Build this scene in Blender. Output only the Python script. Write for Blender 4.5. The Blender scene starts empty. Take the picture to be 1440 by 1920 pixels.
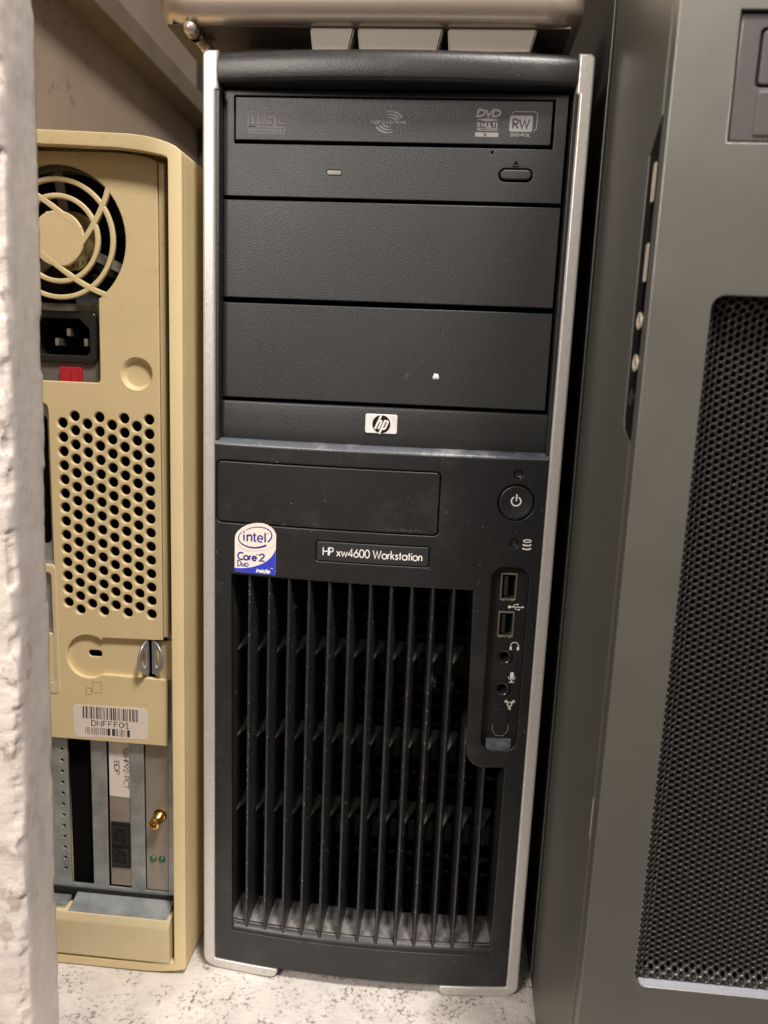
import bpy, bmesh, math, random
from mathutils import Vector, Matrix, noise
random.seed(7)
S = 0.001                     # everything below is written in millimetres
SC = bpy.context.scene
COL = SC.collection
PI = math.pi

# ------------------------------------------------------------------ materials
def mat(name, base, rough=0.5, metal=0.0, var=0.0, vscale=60, bump=0.0, bscale=900, dust=0.0, dcol=(0.55, 0.52, 0.48),
        dscale=260, drad=0.09, dkt=(0.62, 0.68), smear=0.0, smcol=(0.4, 0.38, 0.36), smscale=40, spec=0.5, rvar=0.0, dark=0.0, dkcol=(0.05, 0.04, 0.03), dkscale=200,
        bdet=3, brgh=0.6, coat=0.0, bdist=0.0003, stretch=None):
    m = bpy.data.materials.new(name); m.use_nodes = True
    nt = m.node_tree; N = nt.nodes; L = nt.links; p = N['Principled BSDF']
    p.inputs['Roughness'].default_value = rough; p.inputs['Metallic'].default_value = metal
    p.inputs['Specular IOR Level'].default_value = spec
    if coat:
        p.inputs['Coat Weight'].default_value = coat; p.inputs['Coat Roughness'].default_value = 0.25
    tc = N.new('ShaderNodeTexCoord').outputs['Object']
    if stretch:
        mp = N.new('ShaderNodeMapping'); mp.inputs['Scale'].default_value = stretch
        L.new(tc, mp.inputs['Vector']); tc = mp.outputs['Vector']
    def nz(scale, detail=4, rgh=0.6):
        n = N.new('ShaderNodeTexNoise'); n.inputs['Scale'].default_value = scale
        n.inputs['Detail'].default_value = detail; n.inputs['Roughness'].default_value = rgh
        L.new(tc, n.inputs['Vector']); return n.outputs['Fac']
    def ramp(src, a, b, va=0.0, vb=1.0):
        r = N.new('ShaderNodeMapRange'); r.inputs['From Min'].default_value = a; r.inputs['From Max'].default_value = b
        r.inputs['To Min'].default_value = va; r.inputs['To Max'].default_value = vb
        L.new(src, r.inputs['Value']); return r.outputs['Result']
    def mix(fac, a, b, mode='MIX'):
        x = N.new('ShaderNodeMix'); x.data_type = 'RGBA'; x.blend_type = mode
        if isinstance(fac, float): x.inputs[0].default_value = fac
        else: L.new(fac, x.inputs[0])
        for i, v in ((6, a), (7, b)):
            if isinstance(v, tuple): x.inputs[i].default_value = (*v, 1)
            else: L.new(v, x.inputs[i])
        return x.outputs[2]
    def mul(a, b):
        x = N.new('ShaderNodeMath'); x.operation = 'MULTIPLY'
        for i, v in ((0, a), (1, b)):
            if isinstance(v, float): x.inputs[i].default_value = v
            else: L.new(v, x.inputs[i])
        return x.outputs[0]
    c = tuple(base)
    if var:
        lo = tuple(max(0, v * (1 - var)) for v in base); hi = tuple(min(1, v * (1 + var)) for v in base)
        c = mix(ramp(nz(vscale, 5), 0.3, 0.7), lo, hi)
    if smear:
        f = mul(ramp(nz(smscale, 6, 0.7), 0.52, 0.72), smear)
        c = mix(f, c, smcol)
    if dark:
        f = mul(mul(ramp(nz(dkscale, 3, 0.6), *dkt), ramp(nz(dkscale * 0.12, 3), 0.42, 0.6)), dark)
        c = mix(f, c, dkcol)
    if dust:
        v = N.new('ShaderNodeTexVoronoi'); v.inputs['Scale'].default_value = dscale; L.new(tc, v.inputs['Vector'])
        sp = N.new('ShaderNodeSeparateColor'); L.new(v.outputs['Color'], sp.inputs[0])
        rad = ramp(sp.outputs[1], 0.0, 1.0, 0.015, drad)
        lt = N.new('ShaderNodeMath'); lt.operation = 'LESS_THAN'; L.new(v.outputs['Distance'], lt.inputs[0]); L.new(rad, lt.inputs[1])
        gt = N.new('ShaderNodeMath'); gt.operation = 'GREATER_THAN'; gt.inputs[1].default_value = 0.60; L.new(sp.outputs[0], gt.inputs[0])
        c = mix(mul(mul(lt.outputs[0], gt.outputs[0]), dust), c, dcol)
    if isinstance(c, tuple): p.inputs['Base Color'].default_value = (*c, 1)
    else: L.new(c, p.inputs['Base Color'])
    if rvar:
        L.new(ramp(nz(vscale * 0.7, 4), 0.3, 0.7, rough - rvar, rough + rvar), p.inputs['Roughness'])
    if bump:
        b = N.new('ShaderNodeBump'); b.inputs['Strength'].default_value = bump; b.inputs['Distance'].default_value = bdist
        L.new(nz(bscale, bdet, brgh), b.inputs['Height']); L.new(b.outputs['Normal'], p.inputs['Normal'])
    return m

M = {}
M['cover'] = mat('textured black plastic', (0.0225, 0.0228, 0.0240), 0.42, bump=0.45, bscale=1500, var=0.10, vscale=25, dust=0.12, dscale=330, smear=0.10, smscale=18, smcol=(0.05, 0.048, 0.046), rvar=0.04)
M['lower'] = mat('smooth black plastic', (0.0140, 0.0142, 0.0152), 0.38, bump=0.25, bscale=1800, var=0.12, vscale=20, dust=0.4, dscale=300, smear=0.22, smscale=48, smcol=(0.075, 0.072, 0.068), rvar=0.05)
M['trim'] = mat('worn black trim plastic', (0.018, 0.0175, 0.018), 0.40, bump=0.3, bscale=900, smear=0.18, smscale=120, smcol=(0.10, 0.095, 0.09), dust=0.3, dscale=400)
M['ledge'] = mat('black plastic under grey dust', (0.10, 0.107, 0.13), 0.30, bump=0.4, bscale=1200, smear=0.85, smscale=45, smcol=(0.36, 0.36, 0.365), dust=0.5, dscale=700)
M['black'] = mat('deep black plastic', (0.008, 0.008, 0.008), 0.6)
M['void'] = mat('unlit black interior', (0.003, 0.003, 0.003), 0.9, spec=0.1)
M['slat'] = mat('dusty black slat plastic', (0.022, 0.022, 0.023), 0.34, dust=0.9, dscale=800, drad=0.24, dcol=(0.35, 0.33, 0.31), smear=0.35, smscale=130, smcol=(0.075, 0.07, 0.066), bump=0.3, bscale=1500)
M['sill'] = mat('grey dust layer', (0.17, 0.16, 0.155), 0.85, var=0.6, vscale=220, bump=0.6, bscale=1500, dark=0.5, dkscale=500)
M['portsill'] = mat('blue grey dusty lip', (0.08, 0.085, 0.105), 0.3, var=0.6, vscale=220, smear=0.8, smscale=170, smcol=(0.28, 0.28, 0.28))
M['bar'] = mat('dusty rib plastic', (0.14, 0.132, 0.12), 0.8, var=0.4, vscale=300)
M['inner'] = mat('dark inner steel', (0.018, 0.017, 0.016), 0.6, metal=0.3, var=0.3, vscale=120)
M['silver'] = mat('silver paint', (0.60, 0.575, 0.55), 0.40, metal=0.5, var=0.12, vscale=420, bump=0.35, bscale=1300, dark=0.5, dkscale=420, dkt=(.56, .66), dkcol=(0.28, 0.25, 0.22), smear=0.25, smscale=60, smcol=(0.42, 0.39, 0.36))
M['print'] = mat('grey printing ink', (0.22, 0.21, 0.205), 0.6)
M['printdim'] = mat('dim grey printing ink', (0.15, 0.14, 0.138), 0.6)
M['printdark'] = mat('dark printing ink', (0.016, 0.016, 0.016), 0.6)
M['white'] = mat('white printing ink', (0.80, 0.76, 0.72), 0.6)
M['led'] = mat('clear grey lens', (0.22, 0.21, 0.20), 0.3)
M['badge'] = mat('brushed badge metal', (0.86, 0.82, 0.79), 0.35, metal=0.25, var=0.12, vscale=300)
M['badgeblack'] = mat('badge black enamel', (0.012, 0.011, 0.011), 0.25)
M['stick'] = mat('sticker paper', (0.80, 0.72, 0.66), 0.45, var=0.04, vscale=150)
M['stickgrey'] = mat('sticker grey', (0.60, 0.55, 0.51), 0.45)
M['blue'] = mat('sticker blue', (0.035, 0.05, 0.50), 0.4)
M['navy'] = mat('sticker navy ink', (0.03, 0.035, 0.22), 0.45)
M['steel'] = mat('port steel', (0.55, 0.50, 0.42), 0.32, metal=0.9)
M['pale'] = mat('pale port metal', (0.80, 0.72, 0.58), 0.35, metal=0.35)
M['smudge2'] = mat('pale dust specks', (0.09, 0.085, 0.08), 0.9)
M['smudge'] = mat('faint smudge', (0.036, 0.035, 0.034), 0.6)
M['caseshade'] = mat('case rear paint shaded dark', (0.035, 0.034, 0.030), 0.5)  # near-black colour stands in for shade in the gap beside the tower
M['wallshade'] = mat('cupboard back shaded dark', (0.022, 0.019, 0.014), 0.8, var=0.2)  # shade seen behind the gap is put into this wall colour
M['loopsteel'] = mat('dull loop steel', (0.50, 0.51, 0.53), 0.34, metal=0.75)
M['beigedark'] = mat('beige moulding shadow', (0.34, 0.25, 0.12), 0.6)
M['jack'] = mat('glossy black ring', (0.02, 0.02, 0.02), 0.18)
M['fleck'] = mat('white paint fleck', (0.75, 0.70, 0.64), 0.8, bump=0.5, bscale=2000)
M['fluff'] = mat('grey lint', (0.13, 0.115, 0.10), 0.95)
M['beige'] = mat('aged beige plastic', (0.70, 0.56, 0.315), 0.48, bump=0.22, bscale=1300, var=0.05, vscale=18, dark=0.22, dkscale=260, dkcol=(0.30, 0.2, 0.1), smear=0.12, smscale=14, smcol=(0.52, 0.42, 0.26), rvar=0.05)
M['beige2'] = mat('paler aged beige plastic', (0.64, 0.53, 0.33), 0.5, bump=0.2, bscale=1300, var=0.05, vscale=25, dark=0.2, dkscale=260, dkcol=(0.3, 0.22, 0.12))
M['zinc'] = mat('galvanised steel', (0.46, 0.49, 0.50), 0.40, metal=0.7, var=0.25, vscale=90, rvar=0.1, smear=0.3, smscale=60, smcol=(0.26, 0.29, 0.30))
M['bracket'] = mat('nickel bracket', (0.42, 0.37, 0.32), 0.42, metal=0.6, var=0.12, vscale=60)
M['label'] = mat('white label paper', (0.78, 0.68, 0.61), 0.6, var=0.06, vscale=120, smear=0.3, smscale=80, smcol=(0.68, 0.58, 0.52))
M['ink'] = mat('black label ink', (0.02, 0.018, 0.016), 0.7)
M['brass'] = mat('gold plated brass', (0.80, 0.50, 0.16), 0.25, metal=1.0)
M['green'] = mat('green led lens', (0.03, 0.13, 0.05), 0.2, coat=0.5)
M['red'] = mat('red switch plastic', (0.42, 0.02, 0.03), 0.35)
M['yellow'] = mat('yellowed fan label', (0.34, 0.27, 0.10), 0.6)
M['strut'] = mat('grey fan strut', (0.26, 0.25, 0.22), 0.5)
M['psu'] = mat('dull psu steel', (0.20, 0.19, 0.165), 0.5, metal=0.4, var=0.2, vscale=60)
M['pin'] = mat('plug pin metal', (0.60, 0.56, 0.5), 0.3, metal=0.9)
M['kbsilver'] = mat('silver keyboard shell', (0.58, 0.49, 0.405), 0.30, metal=0.6, var=0.05, vscale=60, bump=0.1, bscale=900)
M['kbunder'] = mat('brown keyboard underside', (0.085, 0.065, 0.045), 0.5)
M['key'] = mat('off white key plastic', (0.33, 0.295, 0.255), 0.5, var=0.03)
M['case'] = mat('dark grey case paint', (0.150, 0.148, 0.128), 0.42, metal=0.5, bump=0.18, bscale=2200, var=0.03, vscale=30, dust=0.25, dscale=160, spec=0.55)
M['casefront'] = mat('grey case front paint', (0.25, 0.240, 0.218), 0.38, metal=0.75, bump=0.15, bscale=2200, var=0.05, vscale=22, rvar=0.05, smear=.15, smscale=16, smcol=(.20, .185, .17), dust=0.25, dscale=160, spec=0.6)
M['caseedge'] = mat('case edge paint', (0.085, 0.08, 0.075), 0.36, metal=0.3)
M['strip'] = mat('black port strip plastic', (0.007, 0.007, 0.007), 0.65, spec=0.12)
M['bay'] = mat('dark grey bay plastic', (0.085, 0.08, 0.078), 0.42, bump=0.2, bscale=1500, var=0.06, vscale=50)
M['mesh'] = mat('black mesh paint', (0.028, 0.025, 0.023), 0.27, metal=0.1, spec=0.6)
M['lip'] = mat('lip highlight colour', (0.44, 0.45, 0.51), 0.3, metal=0.4)  # paler colour carries the top light falling on the lip
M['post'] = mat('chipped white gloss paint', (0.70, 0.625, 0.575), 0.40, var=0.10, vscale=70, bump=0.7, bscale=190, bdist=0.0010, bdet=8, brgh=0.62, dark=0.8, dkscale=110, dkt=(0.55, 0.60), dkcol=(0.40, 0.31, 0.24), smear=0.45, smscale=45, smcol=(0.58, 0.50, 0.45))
M['reveal'] = mat('shaded side gloss paint', (0.57, 0.51, 0.485), 0.36, var=0.10, vscale=80, bump=0.45, bscale=150, bdist=0.0008, bdet=7, brgh=0.6, dark=0.7, dkscale=140, dkt=(0.60, 0.65), dkcol=(0.36, 0.30, 0.25), smear=0.5, smscale=60, smcol=(0.42, 0.38, 0.36), stretch=(1, 1, .5))  # smoother side of the post, its shade put into a greyer colour
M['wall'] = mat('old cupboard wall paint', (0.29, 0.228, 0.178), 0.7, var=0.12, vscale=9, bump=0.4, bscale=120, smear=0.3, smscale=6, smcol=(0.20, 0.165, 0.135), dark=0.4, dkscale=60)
M['batten'] = mat('brown batten paint', (0.15, 0.115, 0.085), 0.7, var=0.15, vscale=30)

def floor_mat():
    m = mat('scuffed white shelf paint', (0.70, 0.655, 0.615), 0.5, var=0.14, vscale=40, bump=0.8, bscale=260, bdist=0.0007, bdet=6,
            dark=0.85, dkscale=480, dkcol=(0.15, 0.125, 0.105), dkt=(0.53, 0.64), smear=0.9, smscale=30, smcol=(0.46, 0.405, 0.36), dust=0.9, dscale=260, drad=0.13, dcol=(0.07, 0.06, 0.05))
    return m
M['floor'] = floor_mat()

# ------------------------------------------------------------------ object helpers
BASE = {}
def thing(name, label, cat, loc=(0, 0, 0), group=None):
    o = bpy.data.objects.new(name, None); COL.objects.link(o)
    o.empty_display_size = 0.02; o.location = Vector(loc) * S
    o['label'] = label; o['category'] = cat
    if group: o['group'] = group
    BASE[o.name] = Vector(loc); return o

BOWMAX, BOWHALF = 5.5, 80.0
def bow(x): return -BOWMAX * (1 - (x / BOWHALF) ** 2)

def finish(name, bm, m, parent=None, bowed=False, smooth=35, label=None, weld=True):
    if weld: bmesh.ops.remove_doubles(bm, verts=bm.verts, dist=1e-4)
    if bowed:
        xs = [v.co.x for v in bm.verts]; a, b = min(xs), max(xs)
        n = max(1, int((b - a) / 5))
        for i in range(1, n):
            geom = bm.verts[:] + bm.edges[:] + bm.faces[:]
            bmesh.ops.bisect_plane(bm, geom=geom, plane_co=(a + (b - a) * i / n, 0, 0), plane_no=(1, 0, 0), dist=1e-5)
        for v in bm.verts: v.co.y += bow(v.co.x)
    base = BASE[parent.name] if parent is not None else Vector((0, 0, 0))
    for v in bm.verts: v.co = (v.co - base) * S
    me = bpy.data.meshes.new(name)
    bm.to_mesh(me); bm.free()
    ms = m if isinstance(m, (list, tuple)) else [m]
    for q in ms: me.materials.append(M[q])
    me.polygons.foreach_set('use_smooth', [True] * len(me.polygons))
    me.set_sharp_from_angle(angle=math.radians(smooth))
    o = bpy.data.objects.new(name, me); COL.objects.link(o)
    if parent is not None: o.parent = parent
    BASE[o.name] = base
    wn = o.modifiers.new('weighted', 'WEIGHTED_NORMAL'); wn.keep_sharp = True; wn.weight = 60
    if label: o['label'] = label
    return o

def rr(x0, x1, z0, z1, r, n=6):
    r = min(r, (x1 - x0) / 2 - 1e-3, (z1 - z0) / 2 - 1e-3); P = []
    for cx, cz, a0 in ((x1 - r, z1 - r, 0), (x0 + r, z1 - r, 90), (x0 + r, z0 + r, 180), (x1 - r, z0 + r, 270)):
        for i in range(n + 1):
            a = math.radians(a0 + 90 * i / n); P.append((cx + r * math.cos(a), cz + r * math.sin(a)))
    return P
def circ(cx, cz, r, n=28, rz=None):
    return [(cx + r * math.cos(2 * PI * i / n), cz + (rz or r) * math.sin(2 * PI * i / n)) for i in range(n)]
def arc(cx, cz, rx, rz, a0, a1, n=12):
    return [(cx + rx * math.cos(math.radians(a0 + (a1 - a0) * i / n)), cz + rz * math.sin(math.radians(a0 + (a1 - a0) * i / n))) for i in range(n + 1)]

def plate_bm(outer, holes=(), y=0.0, t=2.0, bev=0.3, res=2, axis='y', fill=True):
    """flat plate with holes; its front face at y (facing -Y). axis 'x': outline is (y,z), front at x=y facing -X; axis 'z': outline (x,y), top at y"""
    cu = bpy.data.curves.new('tmp', 'CURVE'); cu.dimensions = '2D'; cu.fill_mode = 'BOTH'
    for l in [outer] + list(holes):
        s = cu.splines.new('POLY'); s.points.add(len(l) - 1); s.use_cyclic_u = True
        for p, q in zip(s.points, l): p.co = (q[0], q[1], 0, 1)
    bev = min(bev, t / 2 * 0.98)
    cu.extrude = max(t / 2 - bev, 1e-4); cu.bevel_depth = bev; cu.bevel_resolution = res; cu.offset = -bev
    ob = bpy.data.objects.new('tmp', cu); COL.objects.link(ob)
    dg = bpy.context.evaluated_depsgraph_get()
    me = bpy.data.meshes.new_from_object(ob.evaluated_get(dg))
    bm = bmesh.new(); bm.from_mesh(me)
    bpy.data.objects.remove(ob); bpy.data.curves.remove(cu); bpy.data.meshes.remove(me)
    for v in bm.verts:
        x, z, d = v.co
        if axis == 'y': v.co = (x, y + t / 2 - d, z)
        elif axis == 'x': v.co = (y + t / 2 - d, x, z)
        else: v.co = (x, z, y - t / 2 + d)
    if axis == 'x': bmesh.ops.reverse_faces(bm, faces=bm.faces)
    return bm
def plate(name, outer, holes=(), y=0.0, t=2.0, bev=0.3, m='cover', parent=None, bowed=False, res=2, axis='y', label=None):
    return finish(name, plate_bm(outer, holes, y, t, bev, res, axis), m, parent, bowed, label=label)

def box_bm(x0, x1, y0, y1, z0, z1, bev=0.0, seg=2, bm=None):
    b = bmesh.new()
    bmesh.ops.create_cube(b, size=1.0)
    for v in b.verts: v.co = ((x0 + x1) / 2 + v.co.x * (x1 - x0), (y0 + y1) / 2 + v.co.y * (y1 - y0), (z0 + z1) / 2 + v.co.z * (z1 - z0))
    if bev: bmesh.ops.bevel(b, geom=b.edges[:], offset=bev, segments=seg, affect='EDGES', profile=0.5)
    if bm is None: return b
    return join(bm, b)
def join(bm, b):
    me = bpy.data.meshes.new('t'); b.to_mesh(me); b.free(); bm.from_mesh(me); bpy.data.meshes.remove(me); return bm
def box(name, x0, x1, y0, y1, z0, z1, bev, m, parent, label=None): return finish(name, box_bm(x0, x1, y0, y1, z0, z1, bev), m, parent, label=label)

def sweep_bm(profile, x0, x1, n=1, close=True):
    """profile of (y,z) swept along X"""
    bm = bmesh.new(); rows = []
    for i in range(n + 1):
        x = x0 + (x1 - x0) * i / n
        rows.append([bm.verts.new((x, y, z)) for y, z in profile])
    k = len(profile)
    for i in range(n):
        for j in range(k if close else k - 1):
            bm.faces.new((rows[i][j], rows[i][(j + 1) % k], rows[i + 1][(j + 1) % k], rows[i + 1][j]))
    if close: bm.faces.new(rows[0]); bm.faces.new(rows[-1][::-1])
    bmesh.ops.recalc_face_normals(bm, faces=bm.faces)
    return bm

def lathe_bm(prof, c, axis=Vector((0, -1, 0)), n=32, bm=None):
    """prof of (r, h): h measured along axis from c"""
    bm = bm or bmesh.new(); a = axis.normalized()
    u = a.orthogonal().normalized(); w = a.cross(u); rows = []
    for r, h in prof:
        if r < 1e-5: rows.append([bm.verts.new(Vector(c) + a * h)])
        else: rows.append([bm.verts.new(Vector(c) + a * h + (u * math.cos(2 * PI * i / n) + w * math.sin(2 * PI * i / n)) * r) for i in range(n)])
    for A, B in zip(rows, rows[1:]):
        for i in range(n):
            q = [A[i % len(A)], A[(i + 1) % len(A)] if len(A) > 1 else None, B[(i + 1) % len(B)] if len(B) > 1 else None, B[i % len(B)]]
            q = [v for v in q if v is not None]
            if len(A) == 1: q = [A[0], B[(i + 1) % n], B[i]]
            if len(B) == 1: q = [A[i], A[(i + 1) % n], B[0]]
            bm.faces.new(q)
    bmesh.ops.recalc_face_normals(bm, faces=bm.faces)
    return bm

def ribbon(bm, pts, w, y, closed=False, fn=None, w2=None, t=0.0, round_=False):
    """flat stroke of width w along (x,z) points, lying at depth y; t>0 gives it thickness"""
    P = [Vector(p) for p in pts]
    Q = [P[0]]
    for p in P[1:]:
        if (p - Q[-1]).length > 1e-4: Q.append(p)
    if closed and (Q[0] - Q[-1]).length < 1e-4: Q.pop()
    n = len(Q)
    if n < 2: return
    A, B = [], []
    for i in range(n):
        if closed: d0 = Q[i] - Q[i - 1]; d1 = Q[(i + 1) % n] - Q[i]
        else:
            d0 = Q[i] - Q[i - 1] if i else Q[1] - Q[0]; d1 = Q[i + 1] - Q[i] if i < n - 1 else Q[-1] - Q[-2]
        d0.normalize(); d1.normalize()
        n0 = Vector((-d0.y, d0.x)); n1 = Vector((-d1.y, d1.x)); mm = n0 + n1
        mm = mm.normalized() if mm.length > 1e-3 else n0
        k = 1 / max(0.5, mm.dot(n1))
        ww = (w + (w2 - w) * i / (n - 1)) if w2 is not None else w
        A.append(Q[i] + mm * ww / 2 * k); B.append(Q[i] - mm * ww / 2 * k)
    f = fn or (lambda x, z: (x, z))
    def mk(L, yy): return [bm.verts.new((*(lambda q: (q[0], yy, q[1]))(f(p.x, p.y)),)) for p in L]
    a, b = mk(A, y), mk(B, y)
    if t: a2, b2 = mk(A, y + t), mk(B, y + t)
    for i in range(n if closed else n - 1):
        j = (i + 1) % n
        bm.faces.new((a[i], a[j], b[j], b[i]))
        if t:
            bm.faces.new((a[j], a[i], a2[i], a2[j])); bm.faces.new((b[i], b[j], b2[j], b2[i]))
    if t and not closed:
        bm.faces.new((a[0], b[0], b2[0], a2[0])); bm.faces.new((b[-1], a[-1], a2[-1], b2[-1]))
def poly(bm, pts, y, fn=None):
    f = fn or (lambda x, z: (x, z))
    v = [bm.verts.new((f(*p)[0], y, f(*p)[1])) for p in pts]
    fc = bm.faces.new(v); fc.normal_update(); bmesh.ops.triangulate(bm, faces=[fc])

# ------------------------------------------------------------------ stroke lettering
G = {
 'H': (.70, [[(0, 0), (0, 1)], [(.7, 0), (.7, 1)], [(0, .52), (.7, .52)]]),
 'P': (.50, [[(0, 0), (0, 1), (.24, 1)] + arc(.24, .74, .26, .26, 90, -90) + [(0, .48)]]),
 'x': (.46, [[(0, 0), (.46, .62)], [(0, .62), (.46, 0)]]),
 'w': (.80, [[(0, .62), (.2, 0), (.4, .56), (.6, 0), (.8, .62)]]),
 '4': (.60, [[(.44, 0), (.44, 1), (0, .25), (.6, .25)]]),
 '6': (.58, [arc(.29, .29, .29, .29, 0, 360, 20), [(.05, .42), (.42, 1)]]),
 '9': (.58, [arc(.29, .71, .29, .29, 0, 360, 20), [(.53, .58), (.16, 0)]]),
 '0': (.58, [arc(.29, .5, .29, .5, 0, 360, 22)]),
 'W': (1.05, [[(0, 1), (.28, 0), (.525, .92), (.77, 0), (1.05, 1)]]),
 'o': (.62, [arc(.31, .31, .31, .31, 0, 360, 20)]),
 'r': (.26, [[(0, 0), (0, .62)], [(0, .40), (.05, .53), (.14, .61), (.26, .61)]]),
 'k': (.42, [[(0, 0), (0, 1.05)], [(.38, .62), (.02, .32)], [(.1, .39), (.42, 0)]]),
 's': (.35, [[(.33, .51), (.26, .60), (.16, .61), (.07, .54), (.08, .43), (.19, .34), (.30, .26), (.33, .14), (.26, .03), (.14, .01), (.02, .11)]]),
 't': (.28, [[(.14, 0), (.14, .9)], [(0, .62), (.28, .62)]]),
 'a': (.61, [arc(.3, .31, .3, .31, 0, 360, 20), [(.61, 0), (.61, .62)]]),
 'i': (.04, [[(.02, 0), (.02, .62)], [(.02, .80), (.02, .92)]]),
 'n': (.42, [[(0, 0), (0, .62)], [(0, .34), (.05, .50), (.16, .61), (.30, .60), (.40, .50), (.42, .36), (.42, 0)]]),
 'C': (.70, [arc(.46, .5, .46, .5, 50, 310, 18)]),
 'e': (.60, [[(.02, .33), (.58, .33)] + arc(.3, .31, .29, .31, 4, 318, 18)]),
 '2': (.55, [[(.01, .70), (.05, .88), (.15, .97), (.28, 1), (.43, .94), (.51, .80), (.48, .64), (.30, .38), (0, 0), (.56, 0)]]),
 'D': (.64, [[(0, 0), (0, 1), (.2, 1)] + arc(.2, .5, .44, .5, 90, -90) + [(0, 0)]]),
 'u': (.42, [[(0, .62), (0, .25), (.05, .08), (.2, 0), (.34, .05), (.42, .2)], [(.42, .62), (.42, 0)]]),
 'd': (.61, [arc(.3, .31, .3, .31, 0, 360, 20), [(.61, 0), (.61, 1.05)]]),
 'l': (.04, [[(.02, 0), (.02, 1.05)]]),
 'F': (.5, [[(0, 0), (0, 1), (.52, 1)], [(0, .52), (.44, .52)]]),
 'N': (.6, [[(0, 0), (0, 1), (.6, 0), (.6, 1)]]),
 '1': (.45, [[(.08, .80), (.27, 1), (.27, 0)], [(.06, 0), (.47, 0)]]),
 '5': (.54, [[(.50, 1), (.09, 1), (.05, .56), (.2, .62), (.38, .60), (.52, .44), (.53, .24), (.42, .06), (.22, 0), (.02, .08)]]),
 '-': (.45, [[(.05, .45), (.42, .45)]]),
 'B': (.54, [[(0, 0), (0, 1), (.28, 1)] + arc(.28, .76, .22, .24, 90, -90) + [(0, .52)], [(.24, .52)] + arc(.28, .26, .26, .26, 90, -90) + [(0, 0)]]),
 'T': (.56, [[(0, 1), (.56, 1)], [(.28, 1), (.28, 0)]]),
 'L': (.45, [[(0, 1), (0, 0), (.45, 0)]]),
 'I': (.3, [[(.15, 0), (.15, 1)], [(0, 0), (.3, 0)], [(0, 1), (.3, 1)]]),
 'E': (.5, [[(.5, 0), (0, 0), (0, 1), (.5, 1)], [(0, .52), (.42, .52)]]),
 'R': (.54, [[(0, 0), (0, 1), (.26, 1)] + arc(.26, .74, .26, .26, 90, -90) + [(0, .48)], [(.24, .48), (.54, 0)]]),
 'U': (.6, [[(0, 1), (0, .3), (.08, .08), (.3, 0), (.52, .08), (.6, .3), (.6, 1)]]),
 'K': (.5, [[(0, 0), (0, 1)], [(.5, 1), (.02, .42)], [(.14, .55), (.52, 0)]]),
 'V': (.6, [[(0, 1), (.3, 0), (.6, 1)]]),
 'M': (.7, [[(0, 0), (0, 1), (.35, .3), (.7, 1), (.7, 0)]]),
 'O': (.7, [arc(.35, .5, .35, .5, 0, 360, 20)]),
 'A': (.6, [[(0, 0), (.3, 1), (.6, 0)], [(.12, .34), (.48, .34)]]),
 'b': (.61, [arc(.31, .31, .3, .31, 0, 360, 20), [(0, 0), (0, 1.05)]]),
 'c': (.5, [arc(.31, .31, .31, .31, 50, 310, 14)]),
 'g': (.61, [arc(.3, .31, .3, .31, 0, 360, 20), [(.61, .62), (.61, -.1), (.45, -.27), (.12, -.25)]]),
 'h': (.42, [[(0, 0), (0, 1.05)], [(0, .34), (.05, .50), (.16, .61), (.30, .60), (.40, .50), (.42, .36), (.42, 0)]]),
 'm': (.8, [[(0, 0), (0, .62)], [(0, .4), (.1, .6), (.28, .6), (.38, .42), (.38, 0)], [(.38, .4), (.5, .6), (.68, .6), (.8, .42), (.8, 0)]]),
 'p': (.61, [arc(.31, .31, .3, .31, 0, 360, 20), [(0, -.38), (0, .62)]]),
 '+': (.5, [[(0, .45), (.5, .45)], [(.25, .2), (.25, .7)]]),
 'S': (.5, [[(.5, .85), (.38, .98), (.2, 1), (.05, .88), (.06, .68), (.25, .54), (.44, .42), (.5, .22), (.4, .04), (.2, 0), (.02, .14)]]),
}
def text(bm, s, x, z, size, w, y, xs=1.0, gap=0.14, slant=0.0, fn=None, width=None, mono=None):
    """lay out s from (x,z) baseline; size = capital height; width rescales to a total width. returns end x"""
    adv = []; tot = 0
    for ch in s:
        a = .34 if ch == ' ' else (mono if mono else G[ch][0] + gap)
        adv.append(a); tot += a
    if width: xs = width / ((tot - (0 if mono else gap)) * size)
    cx = 0; k = 0
    for ch, a in zip(s, adv):
        if ch != ' ':
            off = (mono - G[ch][0]) / 2 if mono else 0
            for st in G[ch][1]:
                cl = len(st) > 3 and abs(st[0][0] - st[-1][0]) < 1e-6 and abs(st[0][1] - st[-1][1]) < 1e-6
                ribbon(bm, [(x + ((cx + off + px) * xs + slant * pz) * size, z + pz * size) for px, pz in st], w, y - 0.004 * (k % 5), closed=cl, fn=fn)
                k += 1
        cx += a
    return x + cx * xs * size

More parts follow.
